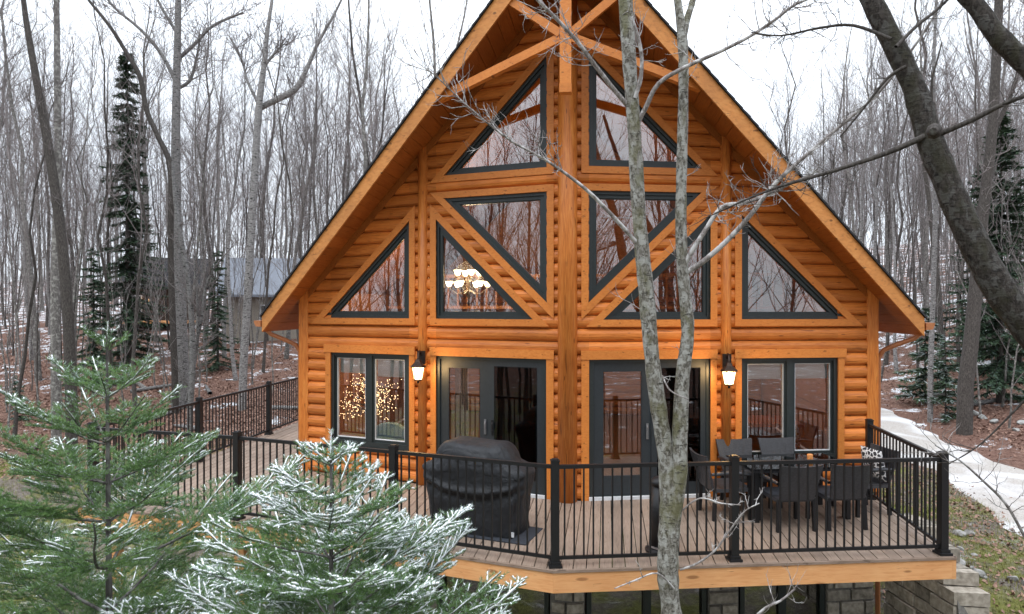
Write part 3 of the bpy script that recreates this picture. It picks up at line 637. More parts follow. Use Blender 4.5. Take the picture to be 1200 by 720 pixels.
for t in tips: b.add([t+np.array(q)*rng.uniform(.006, .011) for q in octa], of)
tag(b.build('fairy_lights', M_fairy, ft), kind='stuff')
def armchair(c, mat, label, w=.75, h=.95, rz=0.):
    o = empty('armchair', (c[0], c[1], 0), label, 'armchair'); q = np.array([c[0], c[1], 0])
    b = B().box(q+(0, 0, .3), (w, .7, .3), rz).build('seat', mat, o)
    V = []; n = 14
    for d in (-.36, -.22):
        for k in range(n+1):
            a = math.pi*k/n; V.append((c[0]-w/2*math.cos(a), c[1]+d, .4+(h-.4)*math.sin(a)**.6))
    B().prism(V[:n+1], V[n+1:]).build('backrest', mat, o)
    for s in (-1, 1): B().box(q+(s*(w/2-.06), .02, .42), (.13, .66, .36), rz).build('armrest', mat, o)
    return o
c = P(455, 522, 11.6); armchair((c[0], c[1]+.32), M_blue, 'pale blue rounded armchair just inside the left window', .8, .93)
c = P(600, 520, 12.6); armchair((c[0], c[1]+.5), M_red, 'dark red armchair inside the left patio door', .9, .8)
# curtain inside the left patio door
cu = B(); n = 12
for k in range(n):
    u0 = 1.66+.02*k; cu.prism([wp(-1, u0, .1, -.2-.03*(k % 2)), wp(-1, u0+.02, .1, -.2-.03*((k+1) % 2)), wp(-1, u0+.02, 2.1, -.2-.03*((k+1) % 2)), wp(-1, u0, 2.1, -.2-.03*(k % 2))], [wp(-1, u0, .1, -.21-.03*(k % 2)), wp(-1, u0+.02, .1, -.21-.03*((k+1) % 2)), wp(-1, u0+.02, 2.1, -.21-.03*((k+1) % 2)), wp(-1, u0, 2.1, -.21-.03*(k % 2))])
tag(cu.build('curtain', M_curtain), 'pale pinkish curtain gathered at the left of the patio door', 'curtain')
# dining table inside behind the right window
dt = empty('dining_table', (3.2, 3.2, 0), 'wooden dining table inside behind the right window', 'table'); B().box((3.2, 3.2, .74), (1.9, 1.0, .06)).build('table_top', M_trim, dt)
for a in (-.85, .85):
    for b_ in (-.42, .42): B().box((3.2+a, 3.2+b_, .355), (.09, .09, .71)).build('leg', M_inw, dt)

# ------------------------------------------------------------------ covered grill
gc = np.array([-1.13, -1.42]); grz = math.atan2(-1.07, 4.46); cs, sn = math.cos(grz), math.sin(grz)
gr = empty('covered_grill', (*gc, 0), 'barbecue grill under a black fabric cover on the deck', 'grill')
prof = [(.02, .70, .33), (.08, .70, .33), (.25, .69, .33), (.45, .70, .335), (.62, .71, .335), (.78, .72, .34), (.86, .725, .34), (.905, .70, .33), (.96, .56, .32), (1.02, .50, .31), (1.09, .455, .28), (1.14, .40, .23), (1.16, .30, .15)]
n = 96; V = []; zk = [q[0] for q in prof]; rows = np.concatenate([np.linspace(.015, .8, 26), np.linspace(.82, 1.16, 20)])
prof = [(z, float(np.interp(z, zk, [q[1] for q in prof]))*(.86+.17*min(1, z/.86)), float(np.interp(z, zk, [q[2] for q in prof]))) for z in rows]
for j, (z, a, b_) in enumerate(prof):
    for i in range(n):
        t = 2*math.pi*i/n; e = .42; cx_ = math.copysign(abs(math.cos(t))**e, math.cos(t))*a; cy_ = math.copysign(abs(math.sin(t))**e, math.sin(t))*b_
        low = max(0, 1-z/.85)
        fold = .022*math.sin(t*7+z*2.5+.7*math.sin(z*5))*(.35+low)+.012*math.sin(t*19+2.1+z*5)*(.3+low)+.010*math.sin(t*5-z*17)
        hem = .70-.16*(1-(cx_/.72)**2); ridge = .045*math.exp(-((z-hem)/.045)**2)-.03*math.exp(-((z-hem+.08)/.05)**2) if math.sin(t) < -.1 else 0     # the swag across the front
        cx_ *= 1+fold; cy_ *= 1+fold*1.6; cy_ -= ridge
        sag = .012*math.sin(7*cx_+z*9)+.01*math.sin(11*cy_+5*cx_) + (-.07*abs(cx_)/.7 if .80 < z < 1.0 else 0)
        zz = max(.012, z+sag*(z > .1)); X = cx_+.03+.03*(1-z); V.append((gc[0]+X*cs-cy_*sn, gc[1]+X*sn+cy_*cs, zz))
F = [(j*n+i, j*n+(i+1) % n, (j+1)*n+(i+1) % n, (j+1)*n+i) for j in range(len(prof)-1) for i in range(n)]+[tuple(range((len(prof)-1)*n, len(prof)*n))]
m = Mat('grill_cover', .62, spec=.4); g1 = m.noise(m.coords(), 7, 5, .6); m.col(m.ramp(g1, [(.3, (.009, .010, .0115, 1)), (.7, (.019, .0205, .024, 1))])).bump(g1, .9, .03)
gcv = mk('cover', V, F, m.m, gr, True)
md = gcv.modifiers.new('s', 'SUBSURF'); md.levels = 1; md.render_levels = 1
B().box((gc[0]+.1*cs, gc[1]+.1*sn, .008), (1.34, .66, .012), grz).build('grill_mat', plain('grill_mat', (.03, .035, .045, 1), .8), None)
gm_ = bpy.data.objects['grill_mat']; gm_.location = (.06, -.10, 0); tag(gm_, 'dark rubber mat under the covered grill', 'mat')
B().box((gc[0]+.66*cs-(-.35)*sn, gc[1]+.66*sn+(-.36)*cs, .09), (.035, .01, .06), grz).build('tag_label', M_white, gr)

# ------------------------------------------------------------------ slim black bin by the railing
bp = (1.24, -1.97, 0); bn = empty('pedestal_bin', bp, 'slim black tapered pedestal bin standing behind the two-stemmed tree', 'bin')
B().lathe(bp, [(.19, .0), (.195, .03), (.16, .05)], 20).build('base', M_black, bn)
B().lathe(bp, [(.15, .05), (.115, .80)], 20).build('body', M_black, bn, True)
B().lathe(bp, [(.13, .80), (.135, .84), (.10, .88), (.04, .90)], 20).build('lid', M_black, bn, True)
B().lathe(bp, [(.152, .062), (.150, .085)], 20).build('trim_ring', M_metal, bn)

# ------------------------------------------------------------------ patio dining set
m = Mat('wicker', .38, spec=.6); br = m.n('ShaderNodeTexBrick'); br.inputs['Scale'].default_value = 26; br.inputs['Color1'].default_value = (.022, .023, .027, 1); br.inputs['Color2'].default_value = (.045, .047, .054, 1); br.inputs['Mortar'].default_value = (.008, .008, .01, 1); br.inputs['Mortar Size'].default_value = .012
mp = m.n('ShaderNodeMapping'); mp.inputs['Rotation'].default_value = (math.pi/2, 0, 0); m.l(m.n('ShaderNodeTexCoord').outputs['Object'], mp.inputs['Vector']); m.l(mp.outputs[0], br.inputs['Vector']); m.col(br.outputs['Color']).bump(br.outputs['Fac'], .6, .004); M_wick = m.m
def make_chair():
    o = empty('wicker_chair', (0, 0, 0))            # faces +y, back at -y
    b = B(); N = 6
    for (y0, y1) in ((-.235, -.36),):
        fr = [((i/N-.5)*.46, y0-.02*(1-(2*i/N-1)**2), .42) for i in range(N+1)]+[((.5-i/N)*.58, y1-.035*(1-(2*i/N-1)**2), .88-.018*(2*i/N-1)**2*-1) for i in range(N+1)]
        b.prism(fr, [(x, y-.032, z) for x, y, z in fr])
    b.build('backrest', M_wick, o)
    B().prism([(-.27, -.25, .39), (.27, -.25, .39), (.27, .27, .39), (-.27, .27, .39)], [(-.27, -.25, .44), (.27, -.25, .44), (.27, .27, .45), (-.27, .27, .45)]).build('seat', M_wick, o)
    for s in (-1, 1):
        B().bar((s*.25, -.25, .0), (s*.24, -.23, .42), .045, .045, (0, 1, 0)).build('leg', M_black, o)
        B().bar((s*.265, .26, .0), (s*.265, .25, .62), .045, .045, (0, 1, 0)).build('leg', M_black, o)
        B().tube([(s*.265, .27, .625), (s*.29, .1, .65), (s*.285, -.1, .655), (s*.27, -.29, .64)], [.025, .028, .026, .022], 8).build('armrest', M_wick, o, True)
    return o
def copy_tree(o, parent=None):
    c = o.copy(); COL.objects.link(c); c.parent = parent; ORG[c.name] = org(o)
    for chd in list(o.children): copy_tree(chd, c)
    return c
ch0 = make_chair()
spots = [((2.62, .16), math.pi+.26, 'grey wicker chair by the lantern, left of the two against the window'), ((3.28, .34), math.pi+.26, 'grey wicker chair with its back to the right window, nearer the corner'),
         ((2.98, -.78), .24, 'black wicker chair with its back to the railing, left of the two'), ((3.66, -.62), .22, 'black wicker chair with its back to the railing, nearer the right corner'),
         ((2.22, -.42), -math.pi/2+.26, 'dark wicker chair at the left head of the patio table'), ((4.22, .06), math.pi/2+.3, 'wicker chair at the right head of the patio table with patterned cushion')]
for i, (p, rz, lab) in enumerate(spots):
    o = ch0 if i == 0 else copy_tree(ch0); o.location = (*p, 0); o.rotation_euler.z = rz
    tag(o, lab, 'chair', 'wicker chairs around the patio table')
m = Mat('patterned_cloth', .9); wv = m.n('ShaderNodeTexVoronoi', feature='DISTANCE_TO_EDGE'); wv.inputs['Scale'].default_value = 16; m.l(m.coords(), wv.inputs['Vector']); m.col(m.ramp(wv.outputs['Distance'], [(.08, (.7, .7, .7, 1)), (.13, (.03, .03, .035, 1))]))
V = []; n = 10
for j in range(n+1):
    for i in range(n+1):
        a, b_ = i/n*2-1, j/n*2-1; th = .07*(1-a**4)*(1-b_**4)
        V.append((.22*a, th, .22*b_)); 
for j in range(n+1):
    for i in range(n+1):
        a, b_ = i/n*2-1, j/n*2-1; th = .07*(1-a**4)*(1-b_**4); V.append((.22*a, -th-.004, .22*b_))
k2 = (n+1)**2; F = []
for j in range(n):
    for i in range(n): a = j*(n+1)+i; F += [(a, a+1, a+n+2, a+n+1), (k2+a, k2+a+n+1, k2+a+n+2, k2+a+1)]
bd = [i for i in range(n+1)]+[j*(n+1)+n for j in range(1, n+1)]+[n*(n+1)+i for i in range(n-1, -1, -1)]+[j*(n+1) for j in range(n-1, 0, -1)]
F += [(bd[i], k2+bd[i], k2+bd[(i+1) % len(bd)], bd[(i+1) % len(bd)]) for i in range(len(bd))]
cu = link('cushion', mesh('cushion', V, F, m.m, True), None, (4.36, .02, .69)); cu.rotation_euler = (-.18, 0, math.pi/2+.3); tag(cu, 'black and white patterned cushion on the right head chair', 'cushion')
tb = empty('patio_table', (3.16, -.2, 0), 'dark patio table with glass top between the wicker chairs', 'table'); trz = .25; c_ = np.array([3.16, -.2, 0])
rot = lambda a, b_, z: c_+np.array([a*math.cos(trz)-b_*math.sin(trz), a*math.sin(trz)+b_*math.cos(trz), z])
B().box(rot(0, 0, .735), (1.5, .86, .012), trz).build('glass_top', M_tglass, tb)
B().box(rot(0, 0, .70), (1.4, .76, .05), trz).build('apron', M_wick, tb)
for a in (-.66, .66):
    for b_ in (-.34, .34): B().box(rot(a, b_, .34), (.06, .06, .68), trz).build('leg', M_black, tb)
for a, b_, lab in ((.28, -.05, 'small amber glass jar candle on the patio table'),):
    q = rot(a, b_, .742); B().lathe(q, [(.035, 0), (.04, .01), (.04, .09), (.034, .1)], 14).build('jar_candle', emis('amber_glass', (.55, .22, .06), 0), None, True); tag(bpy.data.objects['jar_candle'], lab, 'candle')


# ------------------------------------------------------------------ vegetation
NR = np.random.default_rng(4)
def unit(v): return v/(np.linalg.norm(v)+1e-9)
def bare_tree(rng, H, r0, nb, lo, ang, twigs=1., fork=False, wander=.012, rmin=.010):
    K = 11; t = np.linspace(0, 1, K); off = np.cumsum(rng.normal(0, wander*H, (K, 2)), 0); off -= off[0]
    T = np.column_stack([off*np.linspace(.2, 1, K)[:, None], t*H]); R = r0*(1-t)**.8*.93+min(.012, r0*.1); R[0] *= 1.25
    tr = [(T, R, 8)]; cr = []
    at = lambda q: np.array([np.interp(q, t, T[:, i]) for i in range(3)])
    def sub(p0, d, L, r, lev):
        k = 5 if lev == 1 else 4; pts = [p0]; dd = unit(d)
        for i in range(k-1):
            dd = unit(dd+rng.normal(0, .13+.05*lev, 3)+np.array([0, 0, .10 if lev < 3 else .06])); pts.append(pts[-1]+dd*L/(k-1))
        pts = np.array(pts); rr = r*np.linspace(1, .3, k); cr.append((pts, rr, 5 if lev == 1 else 3))
        if lev >= 3: return
        n = int((7 if lev == 1 else 4)*twigs*rng.uniform(.7, 1.3))
        for _ in range(n):
            q = rng.uniform(.25, 1)*(k-1); i = min(int(q), k-2); f = q-i; p = pts[i]*(1-f)+pts[i+1]*f
            a = rng.normal(0, 1, 3); a[2] = abs(a[2])*.7; ax = unit(pts[i+1]-pts[i]); e = unit(ax*.9+unit(a)*.75)
            sub(p, e, L*rng.uniform(.3, .55), max(rmin*.35, r*.42), lev+1)
    for b in range(nb):
        q = lo+(.98-lo)*((b+rng.uniform(0, 1))/nb)**.85; az = b*2.4+rng.uniform(-.6, .6); an = ang*rng.uniform(.65, 1.3)
        d = np.array([math.cos(az)*math.sin(an), math.sin(az)*math.sin(an), math.cos(an)])
        L = H*(.09+.24*(1-q))*rng.uniform(.6, 1.35); sub(at(q), d, L, max(rmin, r0*(1-q)*.42), 1)
    return tr, cr
def tree_meshes(name, tr, cr, mt, mc):
    V, F = tubes(tr); a = npmesh(name+'_trunk', V, F, mt, True)
    V, F = tubes(cr); b = npmesh(name+'_crown', V, F, mc); return a, b
protos = {'tall': [], 'birch': [], 'pole': [], 'sapling': []}
for i in range(5):
    r = np.random.default_rng(100+i); protos['tall'].append(tree_meshes('tall', *bare_tree(r, 19+2*i % 3, .105+.02*(i % 3), 30, .34+.04*(i % 3), .62), (M_bark_g, M_bark_d)[i % 2], M_twig))
for i in range(2):
    r = np.random.default_rng(200+i); protos['birch'].append(tree_meshes('birch', *bare_tree(r, 17, .095, 24, .4, .55), M_bark_b, M_twig))
for i in range(5):
    r = np.random.default_rng(300+i); protos['pole'].append(tree_meshes('pole', *bare_tree(r, 13+i % 3*1.5, .042+.012*(i % 3), 24, .28, .5, .9, wander=.016), (M_bark_d, M_bark_g)[i % 2], M_twig))
for i in range(4):
    r = np.random.default_rng(400+i); protos['sapling'].append(tree_meshes('sapling', *bare_tree(r, 5.5+i, .03, 14, .2, .5, .7, wander=.02), M_bark_g, M_twig))
# --- evergreen seen at a distance
def spruce(rng, H, base_w, mat2, dens=1., sparse=0., lo=.06):
    tr = [(np.array([[0, 0, 0], [0.02, 0, H*.5], [0, 0, H]]), np.array([.016*H*.7, .009*H*.7, .01]), 7)]
    br = []; T = []
    z = lo*H
    while z < H*.985:
        f = 1-z/H; L = base_w*(f**.8)*.95+.12; n = int(6*dens)
        for k in range(n):
            if rng.random() < sparse: continue
            az = rng.uniform(0, 6.283); l = L*rng.uniform(.65, 1.15); dr = -.18-.25*f
            p0 = np.array([0, 0, z+rng.uniform(-.25, .25)]); dr += rng.uniform(-.25, .25); e = p0+np.array([math.cos(az)*l, math.sin(az)*l, dr*l*.6]); m = (p0+e)/2+np.array([0, 0, -.05*l]); br.append((np.array([p0, m, e]), np.array([.02, .014, .005]), 3))
            q = int(5+9*l)
            for j in range(q):
                g = (j+.6)/q; c = p0*(1-g)+e*g+np.array([0, 0, -.2*l*g*(1-g)])
                for _ in range(9):
                    a2 = az+rng.uniform(-1.5, 1.5); ln = rng.uniform(.12, .30)*(1.25-.4*g)
                    d = np.array([math.cos(a2), math.sin(a2), rng.uniform(-.7, .35)]); wv_ = np.array([-math.sin(a2), math.cos(a2), rng.uniform(-.6, .6)])*rng.uniform(.02, .045)
                    T.append((c-wv_, c+wv_, c+d*ln))
        z += .26+.05*rng.random()
    T = np.array(T); V, F = tubes(tr+br); a = npmesh('spruce_trunk', V, F, M_bark_d, True)
    b = npmesh('spruce_crown', T.reshape(-1, 3), np.arange(len(T)*3).reshape(-1, 3), [M_spr, mat2], midx=(np.random.default_rng(1).random(len(T)) < .22).astype(int)); return a, b
sp_p = [spruce(random.Random(1), 14.5, 1.9, M_sprf), spruce(random.Random(2), 11, 2.3, M_sprf, 1.), spruce(random.Random(3), 8, 1.9, M_sprf, .8, .1), spruce(random.Random(7), 3.2, .9, M_frost, .8, .25)]
def place(name, me, x, y, rz=0, sc=1., lean=(0, 0), z=None):
    o = empty(name, (x, y, (float(hgt(x, y))-.06) if z is None else z)); o.rotation_euler = (lean[0], lean[1], rz); o.scale = (sc, sc, sc)
    link('trunk', me[0], o); link('crown', me[1], o); return o
# --- scattered leafless wood
SCAT = []; rg = random.Random(21); taken = []; counts = {}
def roof_hides(px, top):
    if 310 < px < 1085:
        ry = (368-(px-310)*1.37) if px < 662 else (372-(1085-px)*1.154)
        return top > ry-6
    return False
def free(x, y, dmin):
    if -8.6 < x < 6.4 and -6 < y < 13: return False
    if 8.0 < x < 13.4 and y < 62: return False
    if y < 11 and x < -6 and y > -14: return False
    return all((x-a)**2+(y-b)**2 > dmin**2 for a, b in taken)
def scatter(kind, n, dmin, region, labels, cat='tree', group='leafless trees around the cabin'):
    k = tries = 0
    while k < n and tries < 6000:
        tries += 1; px, d = region(rg); q = P(px, 358, d); x, y = q[0], q[1]
        if not free(x, y, dmin): continue
        H = {'tall': 19, 'birch': 17, 'pole': 13, 'sapling': 6}[kind]*1.; top = proj((x, y, float(hgt(x, y))+H))[1]
        if roof_hides(px, top+25): continue
        taken.append((x, y)); L = protos[kind]; o = place({'tall': 'leafless_tree', 'birch': 'birch_tree', 'pole': 'young_leafless_tree', 'sapling': 'bare_sapling'}[kind], L[k % len(L)], x, y, rg.uniform(0, 6.28), rg.uniform(.85, 1.2), (rg.gauss(0, .035), rg.gauss(0, .035)))
        tag(o, labels[0 if px < 600 else 1], cat, group+(' on the left' if px < 600 else ' on the right')); SCAT.append((px, o)); k += 1
left = lambda a, b: (lambda r: (r.uniform(-60, 520), a+(b-a)*r.random()**.8))
right = lambda a, b: (lambda r: (r.uniform(900, 1290), a+(b-a)*r.random()**.8))
# ------------------------------------------------------------------ near and singled-out trees
def smooth_path(pts, rad, sub=4):
    pts = np.array(pts, float); rad = np.array(rad, float); n = len(pts); out = []; ro = []
    for i in range(n-1):
        p0, p1, p2, p3 = pts[max(i-1, 0)], pts[i], pts[i+1], pts[min(i+2, n-1)]
        for k in range(sub):
            t = k/sub; out.append(.5*((2*p1)+(-p0+p2)*t+(2*p0-5*p1+4*p2-p3)*t*t+(-p0+3*p1-3*p2+p3)*t**3)); ro.append(rad[i]*(1-t)+rad[i+1]*t)
    out.append(pts[-1]); ro.append(rad[-1]); return np.array(out), np.array(ro)
WS = 1.
def px_path(L, d, dd=0., r=None, sub=4):     # L: (px, py, width_px); d depth at the first point, dd depth change to the last
    n = len(L); P3 = []; R = []
    for i, (a, b, wd) in enumerate(L):
        D = d+dd*i/max(1, n-1); P3.append(P(a, b, D)); R.append(wd*WS/2/FPX*D)
    return smooth_path(P3, R, sub)
def twiggify(rng, path, rad, n, L, r, lev=2, lo=.3, flat=None, up=.12):
    out = []
    for _ in range(n):
        q = rng.uniform(lo, 1)*(len(path)-1.001); i = int(q); p = path[i]+(path[i+1]-path[i])*(q-i); ax = unit(path[i+1]-path[i])
        a = rng.normal(0, 1, 3); d = unit(ax*.7+unit(a)*.9); l = L*rng.uniform(.4, 1.2); k = 5; pts = [p]
        for j in range(k-1): d = unit(d+rng.normal(0, .22, 3)+np.array([0, 0, up])); pts.append(pts[-1]+d*l/(k-1))
        pts = np.array(pts); out.append((pts, r*np.linspace(1, .35, k), 4))
        if lev > 1: out += twiggify(rng, pts, None, 4, L*.4, r*.6, lev-1, .2, None, up)
    return out
def hero(name, label, cat, base, stems, twigs, mt, mc, group=None, sides=10, rough=0.):
    o = empty(name, base, label, cat, group); rr = np.random.default_rng(len(label))
    T = []
    for p, r in stems: T.append((p, r*(1+rough*rr.normal(0, 1, len(r))), sides))
    V, F = tubes(T); link('trunk', npmesh(name+'_trunk', V-np.array(base), F, mt, True), o)
    if twigs:
        V, F = tubes(twigs); link('crown', npmesh(name+'_crown', V-np.array(base), F, mc, True), o)
    return o
# trees of the wood that can be picked out one by one
def wood_hero(name, label, stems_px, d, mt, twn=30, twl=1.8, cat='tree', dd=0.):
    S_ = [px_path(L, d+(i*.3), dd) for i, L in enumerate(stems_px)]; p0 = S_[0][0][0].copy(); gz_ = float(hgt(p0[0], p0[1]))
    S_[0][0][0, 2] = gz_-.2; tw_ = []; rr = np.random.default_rng(len(label)+int(d))
    for k_, (p, r) in enumerate(S_): tw_ += twiggify(rr, p, r, twn if k_ else twn//2, twl, .016, 3, .35 if k_ == 0 else .15, None, .2)
    taken.append((p0[0], p0[1])); return hero_tree(name, label, cat, (p0[0], p0[1], gz_), S_, tw_, mt, M_twig)
hero_tree = lambda *a: hero(*a, None, 8)
wood_hero('birch_tree', 'pale tall birch with branches spreading wide near its top, left of the cabin', [[(215, 470, 15), (212, 380, 14), (208, 280, 12), (206, 200, 11), (207, 100, 9), (209, 0, 7), (211, -120, 3)], [(207, 98, 5), (190, 65, 4), (165, 35, 3.5), (130, 5, 2.5), (110, -30, 2)], [(208, 70, 5), (228, 52, 4), (250, 30, 3.2), (285, 15, 2.4)], [(206, 105, 4), (222, 95, 4), (230, 70, 3), (235, 40, 2)], [(208, 40, 4), (190, 10, 3), (170, -30, 2)]], 27, M_bark_b, 26, 2.)
wood_hero('leafless_tree', 'dark S-curved bare limb of a tree beside the pale birch', [[(206, 470, 8), (200, 300, 7), (200, 200, 7), (185, 160, 6), (172, 130, 6), (164, 90, 5.5), (150, 65, 5), (128, 30, 4), (100, -5, 3), (80, -40, 2)]], 26, M_bark_d, 26, 1.4)
wood_hero('birch_tree', 'pale birch with a crooked limb bent out to the right, near the roof', [[(284, 450, 10), (290, 350, 9.5), (297, 230, 9), (303, 130, 8.5), (309, 80, 6.5), (313, 40, 5), (320, -10, 3.5), (325, -70, 2)], [(303, 128, 7), (318, 120, 7.5), (338, 110, 8), (350, 100, 7), (362, 75, 5), (374, 48, 4), (390, 20, 3), (405, -10, 2)], [(308, 80, 4), (320, 65, 3), (332, 52, 2)], [(302, 120, 4), (290, 95, 3), (283, 70, 2.6), (270, 45, 2)]], 26, M_bark_b, 22, 1.6)
wood_hero('leafless_tree', 'dark leaning tree nearest the left edge', [[(84, 480, 13), (80, 380, 12), (72, 280, 11), (58, 180, 10), (42, 90, 8), (30, 20, 6), (22, -50, 4)]], 22, M_bark_d, 40, 2.)
wood_hero('leafless_tree', 'straight grey tree second from the left edge', [[(66, 470, 11), (65, 330, 10), (68, 200, 8), (67, 80, 7), (66, -40, 5)]], 23, M_bark_g, 40, 1.8)
wood_hero('leafless_tree', 'pale twisted trunk with thin white stems in front of the far cabin', [[(222, 490, 7), (226, 420, 7), (222, 340, 6), (212, 280, 6), (206, 240, 5), (202, 190, 3)], [(222, 440, 4), (235, 380, 3.5), (243, 330, 3), (262, 300, 2)], [(218, 470, 3), (232, 400, 2.6), (228, 300, 2)]], 19.5, M_bark_b, 18, 1.)
wood_hero('leafless_tree', 'stout dark trunk on the leafy bank behind the leaning tree', [[(1130, 462, 17), (1138, 400, 16), (1144, 330, 14), (1152, 250, 12), (1162, 160, 11), (1168, 60, 10), (1172, -40, 8)], [(1162, 160, 6), (1185, 110, 5), (1200, 60, 4), (1215, 0, 3)], [(1150, 260, 4), (1110, 190, 3), (1095, 120, 2)]], 22, M_bark_d, 34, 1.8)
wood_hero('leafless_tree', 'slim pale trunk just right of the eave', [[(1090, 440, 6), (1094, 330, 5.5), (1097, 200, 5), (1094, 90, 4), (1098, -10, 3)]], 24, M_bark_b, 30, 1.3)
for (px_, d_, m_, sc_, lab) in ((150, 34, 0, 1.12, 'tall narrow dark spruce in the wood left of the cabin'), (1172, 25, 1, 1.0, 'dark green spruce behind the leaning trunk at the right edge'), (1108, 24, 3, .9, 'small frosted evergreen right of the eave'), (1085, 27, 3, 1.2, 'frosted young evergreen behind the eave on the right'), (1195, 29, 2, 1.1, 'bushy spruce at the far right edge'), (110, 30, 2, .8, 'dim short spruce below the tall narrow one'), (255, 33, 2, .75, 'dim evergreen beside the far cabin'), (20, 26, 3, .55, 'tiny snow-dusted evergreen on the leaf litter at the far left'), (1150, 33, 2, 1.2, 'shadowy evergreen behind the stout dark trunk')):
    q = P(px_, 358, d_); taken.append((q[0], q[1])); tag(place('spruce_tree', sp_p[m_], q[0], q[1], d_, sc_), lab, 'tree', 'evergreens in the wood')
# two neighbouring buildings among the trees
M_fw = plain('far_dark_siding', (.045, .032, .026, 1), .9); M_fr = plain('far_metal_roof', (.20, .22, .26, 1), .5); M_ft = plain('far_pale_siding', (.26, .23, .19, 1), .9)
def far_house(cx, cy, rz, wd, dp, hz, ridge, label, wall, roofm, lights, porch):
    z0 = float(hgt(cx, cy))-.3; o = empty('far_house', (cx, cy, z0), label, 'house'); o.rotation_euler.z = rz
    def prt(b_, name, mt, par=o): 
        q = link(name, b_.me(name, mt)); q.parent = par; return q
    prt(B().box((0, 0, hz/2), (wd, dp, hz)), 'wall', wall)
    rf_ = B(); e = .5
    for s in (-1, 1): rf_.prism([(-wd/2-e, s*(dp/2+e), hz-.25), (wd/2+e, s*(dp/2+e), hz-.25), (wd/2+e, 0, ridge), (-wd/2-e, 0, ridge)], [(-wd/2-e, s*(dp/2+e), hz-.1), (wd/2+e, s*(dp/2+e), hz-.1), (wd/2+e, 0, ridge+.15), (-wd/2-e, 0, ridge+.15)])
    prt(rf_, 'roof', roofm)
    g_ = B()
    for s in (-1, 1): g_.prism([(s*wd/2, -dp/2, hz), (s*wd/2, dp/2, hz), (s*wd/2, 0, ridge)], [(s*wd/2-s*.1, -dp/2, hz), (s*wd/2-s*.1, dp/2, hz), (s*wd/2-s*.1, 0, ridge)])
    prt(g_, 'gable', wall)
    for x_ in lights['win']:
        w_ = prt(B().box((x_, -dp/2-.02, hz*.55), (1.0, .06, 1.2)), 'window', M_white); prt(B().box((x_, -dp/2-.06, hz*.55), (.85, .04, 1.05)), 'pane', M_dark, w_)
    for x_ in lights['lamp']: prt(B().box((x_, -dp/2-.12, hz*.62), (.22, .16, .26)), 'porch_lamp', M_farl)
    if porch:
        pq = prt(B().box((0, -dp/2-1.3, .45), (wd*.95, 2.5, .15)), 'porch', M_pine)
        for x_ in (-wd*.45, -wd*.15, wd*.15, wd*.45): prt(B().box((x_, -dp/2-2.4, 1.5), (.14, .14, 2.1)), 'porch_post', wall)
    return o
q = P(196, 358, 48); far_house(q[0], q[1], .5, 4.4, 4, 3.0, 4.8, 'dark cabin with lit porch lamps far among the trees on the left', M_fw, M_shingle, dict(win=[-1.8], lamp=[-1.0, 1.0]), True)
q = P(322, 358, 43); far_house(q[0], q[1], .3, 5.0, 4.2, 2.9, 5.0, 'outbuilding with pale grey metal roof far behind the left eave', M_ft, M_fr, dict(win=[0.], lamp=[]), False); taken += [(q[0], q[1])]
# brush, fallen branches, rocks
rk = random.Random(77)
def rock_mesh(seed):
    rr = np.random.default_rng(seed); import bmesh
    bm = bmesh.new(); bmesh.ops.create_icosphere(bm, subdivisions=2, radius=1.); D_ = rr.normal(0, 1, (9, 3)); D_ /= np.linalg.norm(D_, axis=1, keepdims=True); cut = rr.uniform(.4, .8, 9)
    for v in bm.verts:
        c_ = np.array(v.co)
        for dn, k_ in zip(D_, cut):
            e_ = c_@dn
            if e_ > k_: c_ = c_-dn*(e_-k_)
        v.co = c_*(1, .8, .6)
    me = bpy.data.meshes.new('rock'); bm.to_mesh(me); bm.free(); me.materials.append(M_rock); return me
rocks = [rock_mesh(i) for i in range(7)]
for i in range(46):
    if i < 30: x, y = rk.uniform(5.5, 8.2), rk.uniform(-1.2, 4.6); sz = rk.uniform(.05, .2)
    else: q = P(rk.uniform(1050, 1200), 358, rk.uniform(19, 27)); x, y = max(13.5, q[0]), q[1]; sz = rk.uniform(.08, .22)
    o = link('rock', rocks[i % 7], None, (x, y, float(hgt(x, y))+sz*.15)); o.scale = (sz, sz, sz); o.rotation_euler = (rk.uniform(-.3, .3), rk.uniform(-.3, .3), rk.uniform(0, 6.28))
    tag(o, 'grey rock on the slope below the right end of the deck' if i < 30 else 'grey rock on the leafy bank beyond the drive', 'rock', 'rocks beside the deck' if i < 30 else 'rocks on the bank'); SCAT.append((proj((x, y, 0))[0], o))
for i in range(16):
    px_ = rk.choice((rk.uniform(0, 330), rk.uniform(1050, 1200))); d_ = rk.uniform(20, 34); q = P(px_, 358, d_); a = rk.uniform(0, 3.14); L = rk.uniform(1.2, 3.2)
    if 8 < q[0] < 13.5: continue
    pts = [(q[0]+math.cos(a)*L*t, q[1]+math.sin(a)*L*t, float(hgt(q[0]+math.cos(a)*L*t, q[1]+math.sin(a)*L*t))+.08) for t in (0, .35, .7, 1)]
    o = empty('fallen_branch', pts[0], ('grey fallen branch on the leaf litter left of the cabin' if px_ < 600 else 'grey fallen branch on the leafy bank at the right'), 'branch', 'fallen branches '+('left' if px_ < 600 else 'right'))
    B().tube(pts, [.09, .08, .06, .03], 7).build('branch_wood', M_bark_b if i % 3 else M_bark_g, o, True); SCAT.append((px_, o))
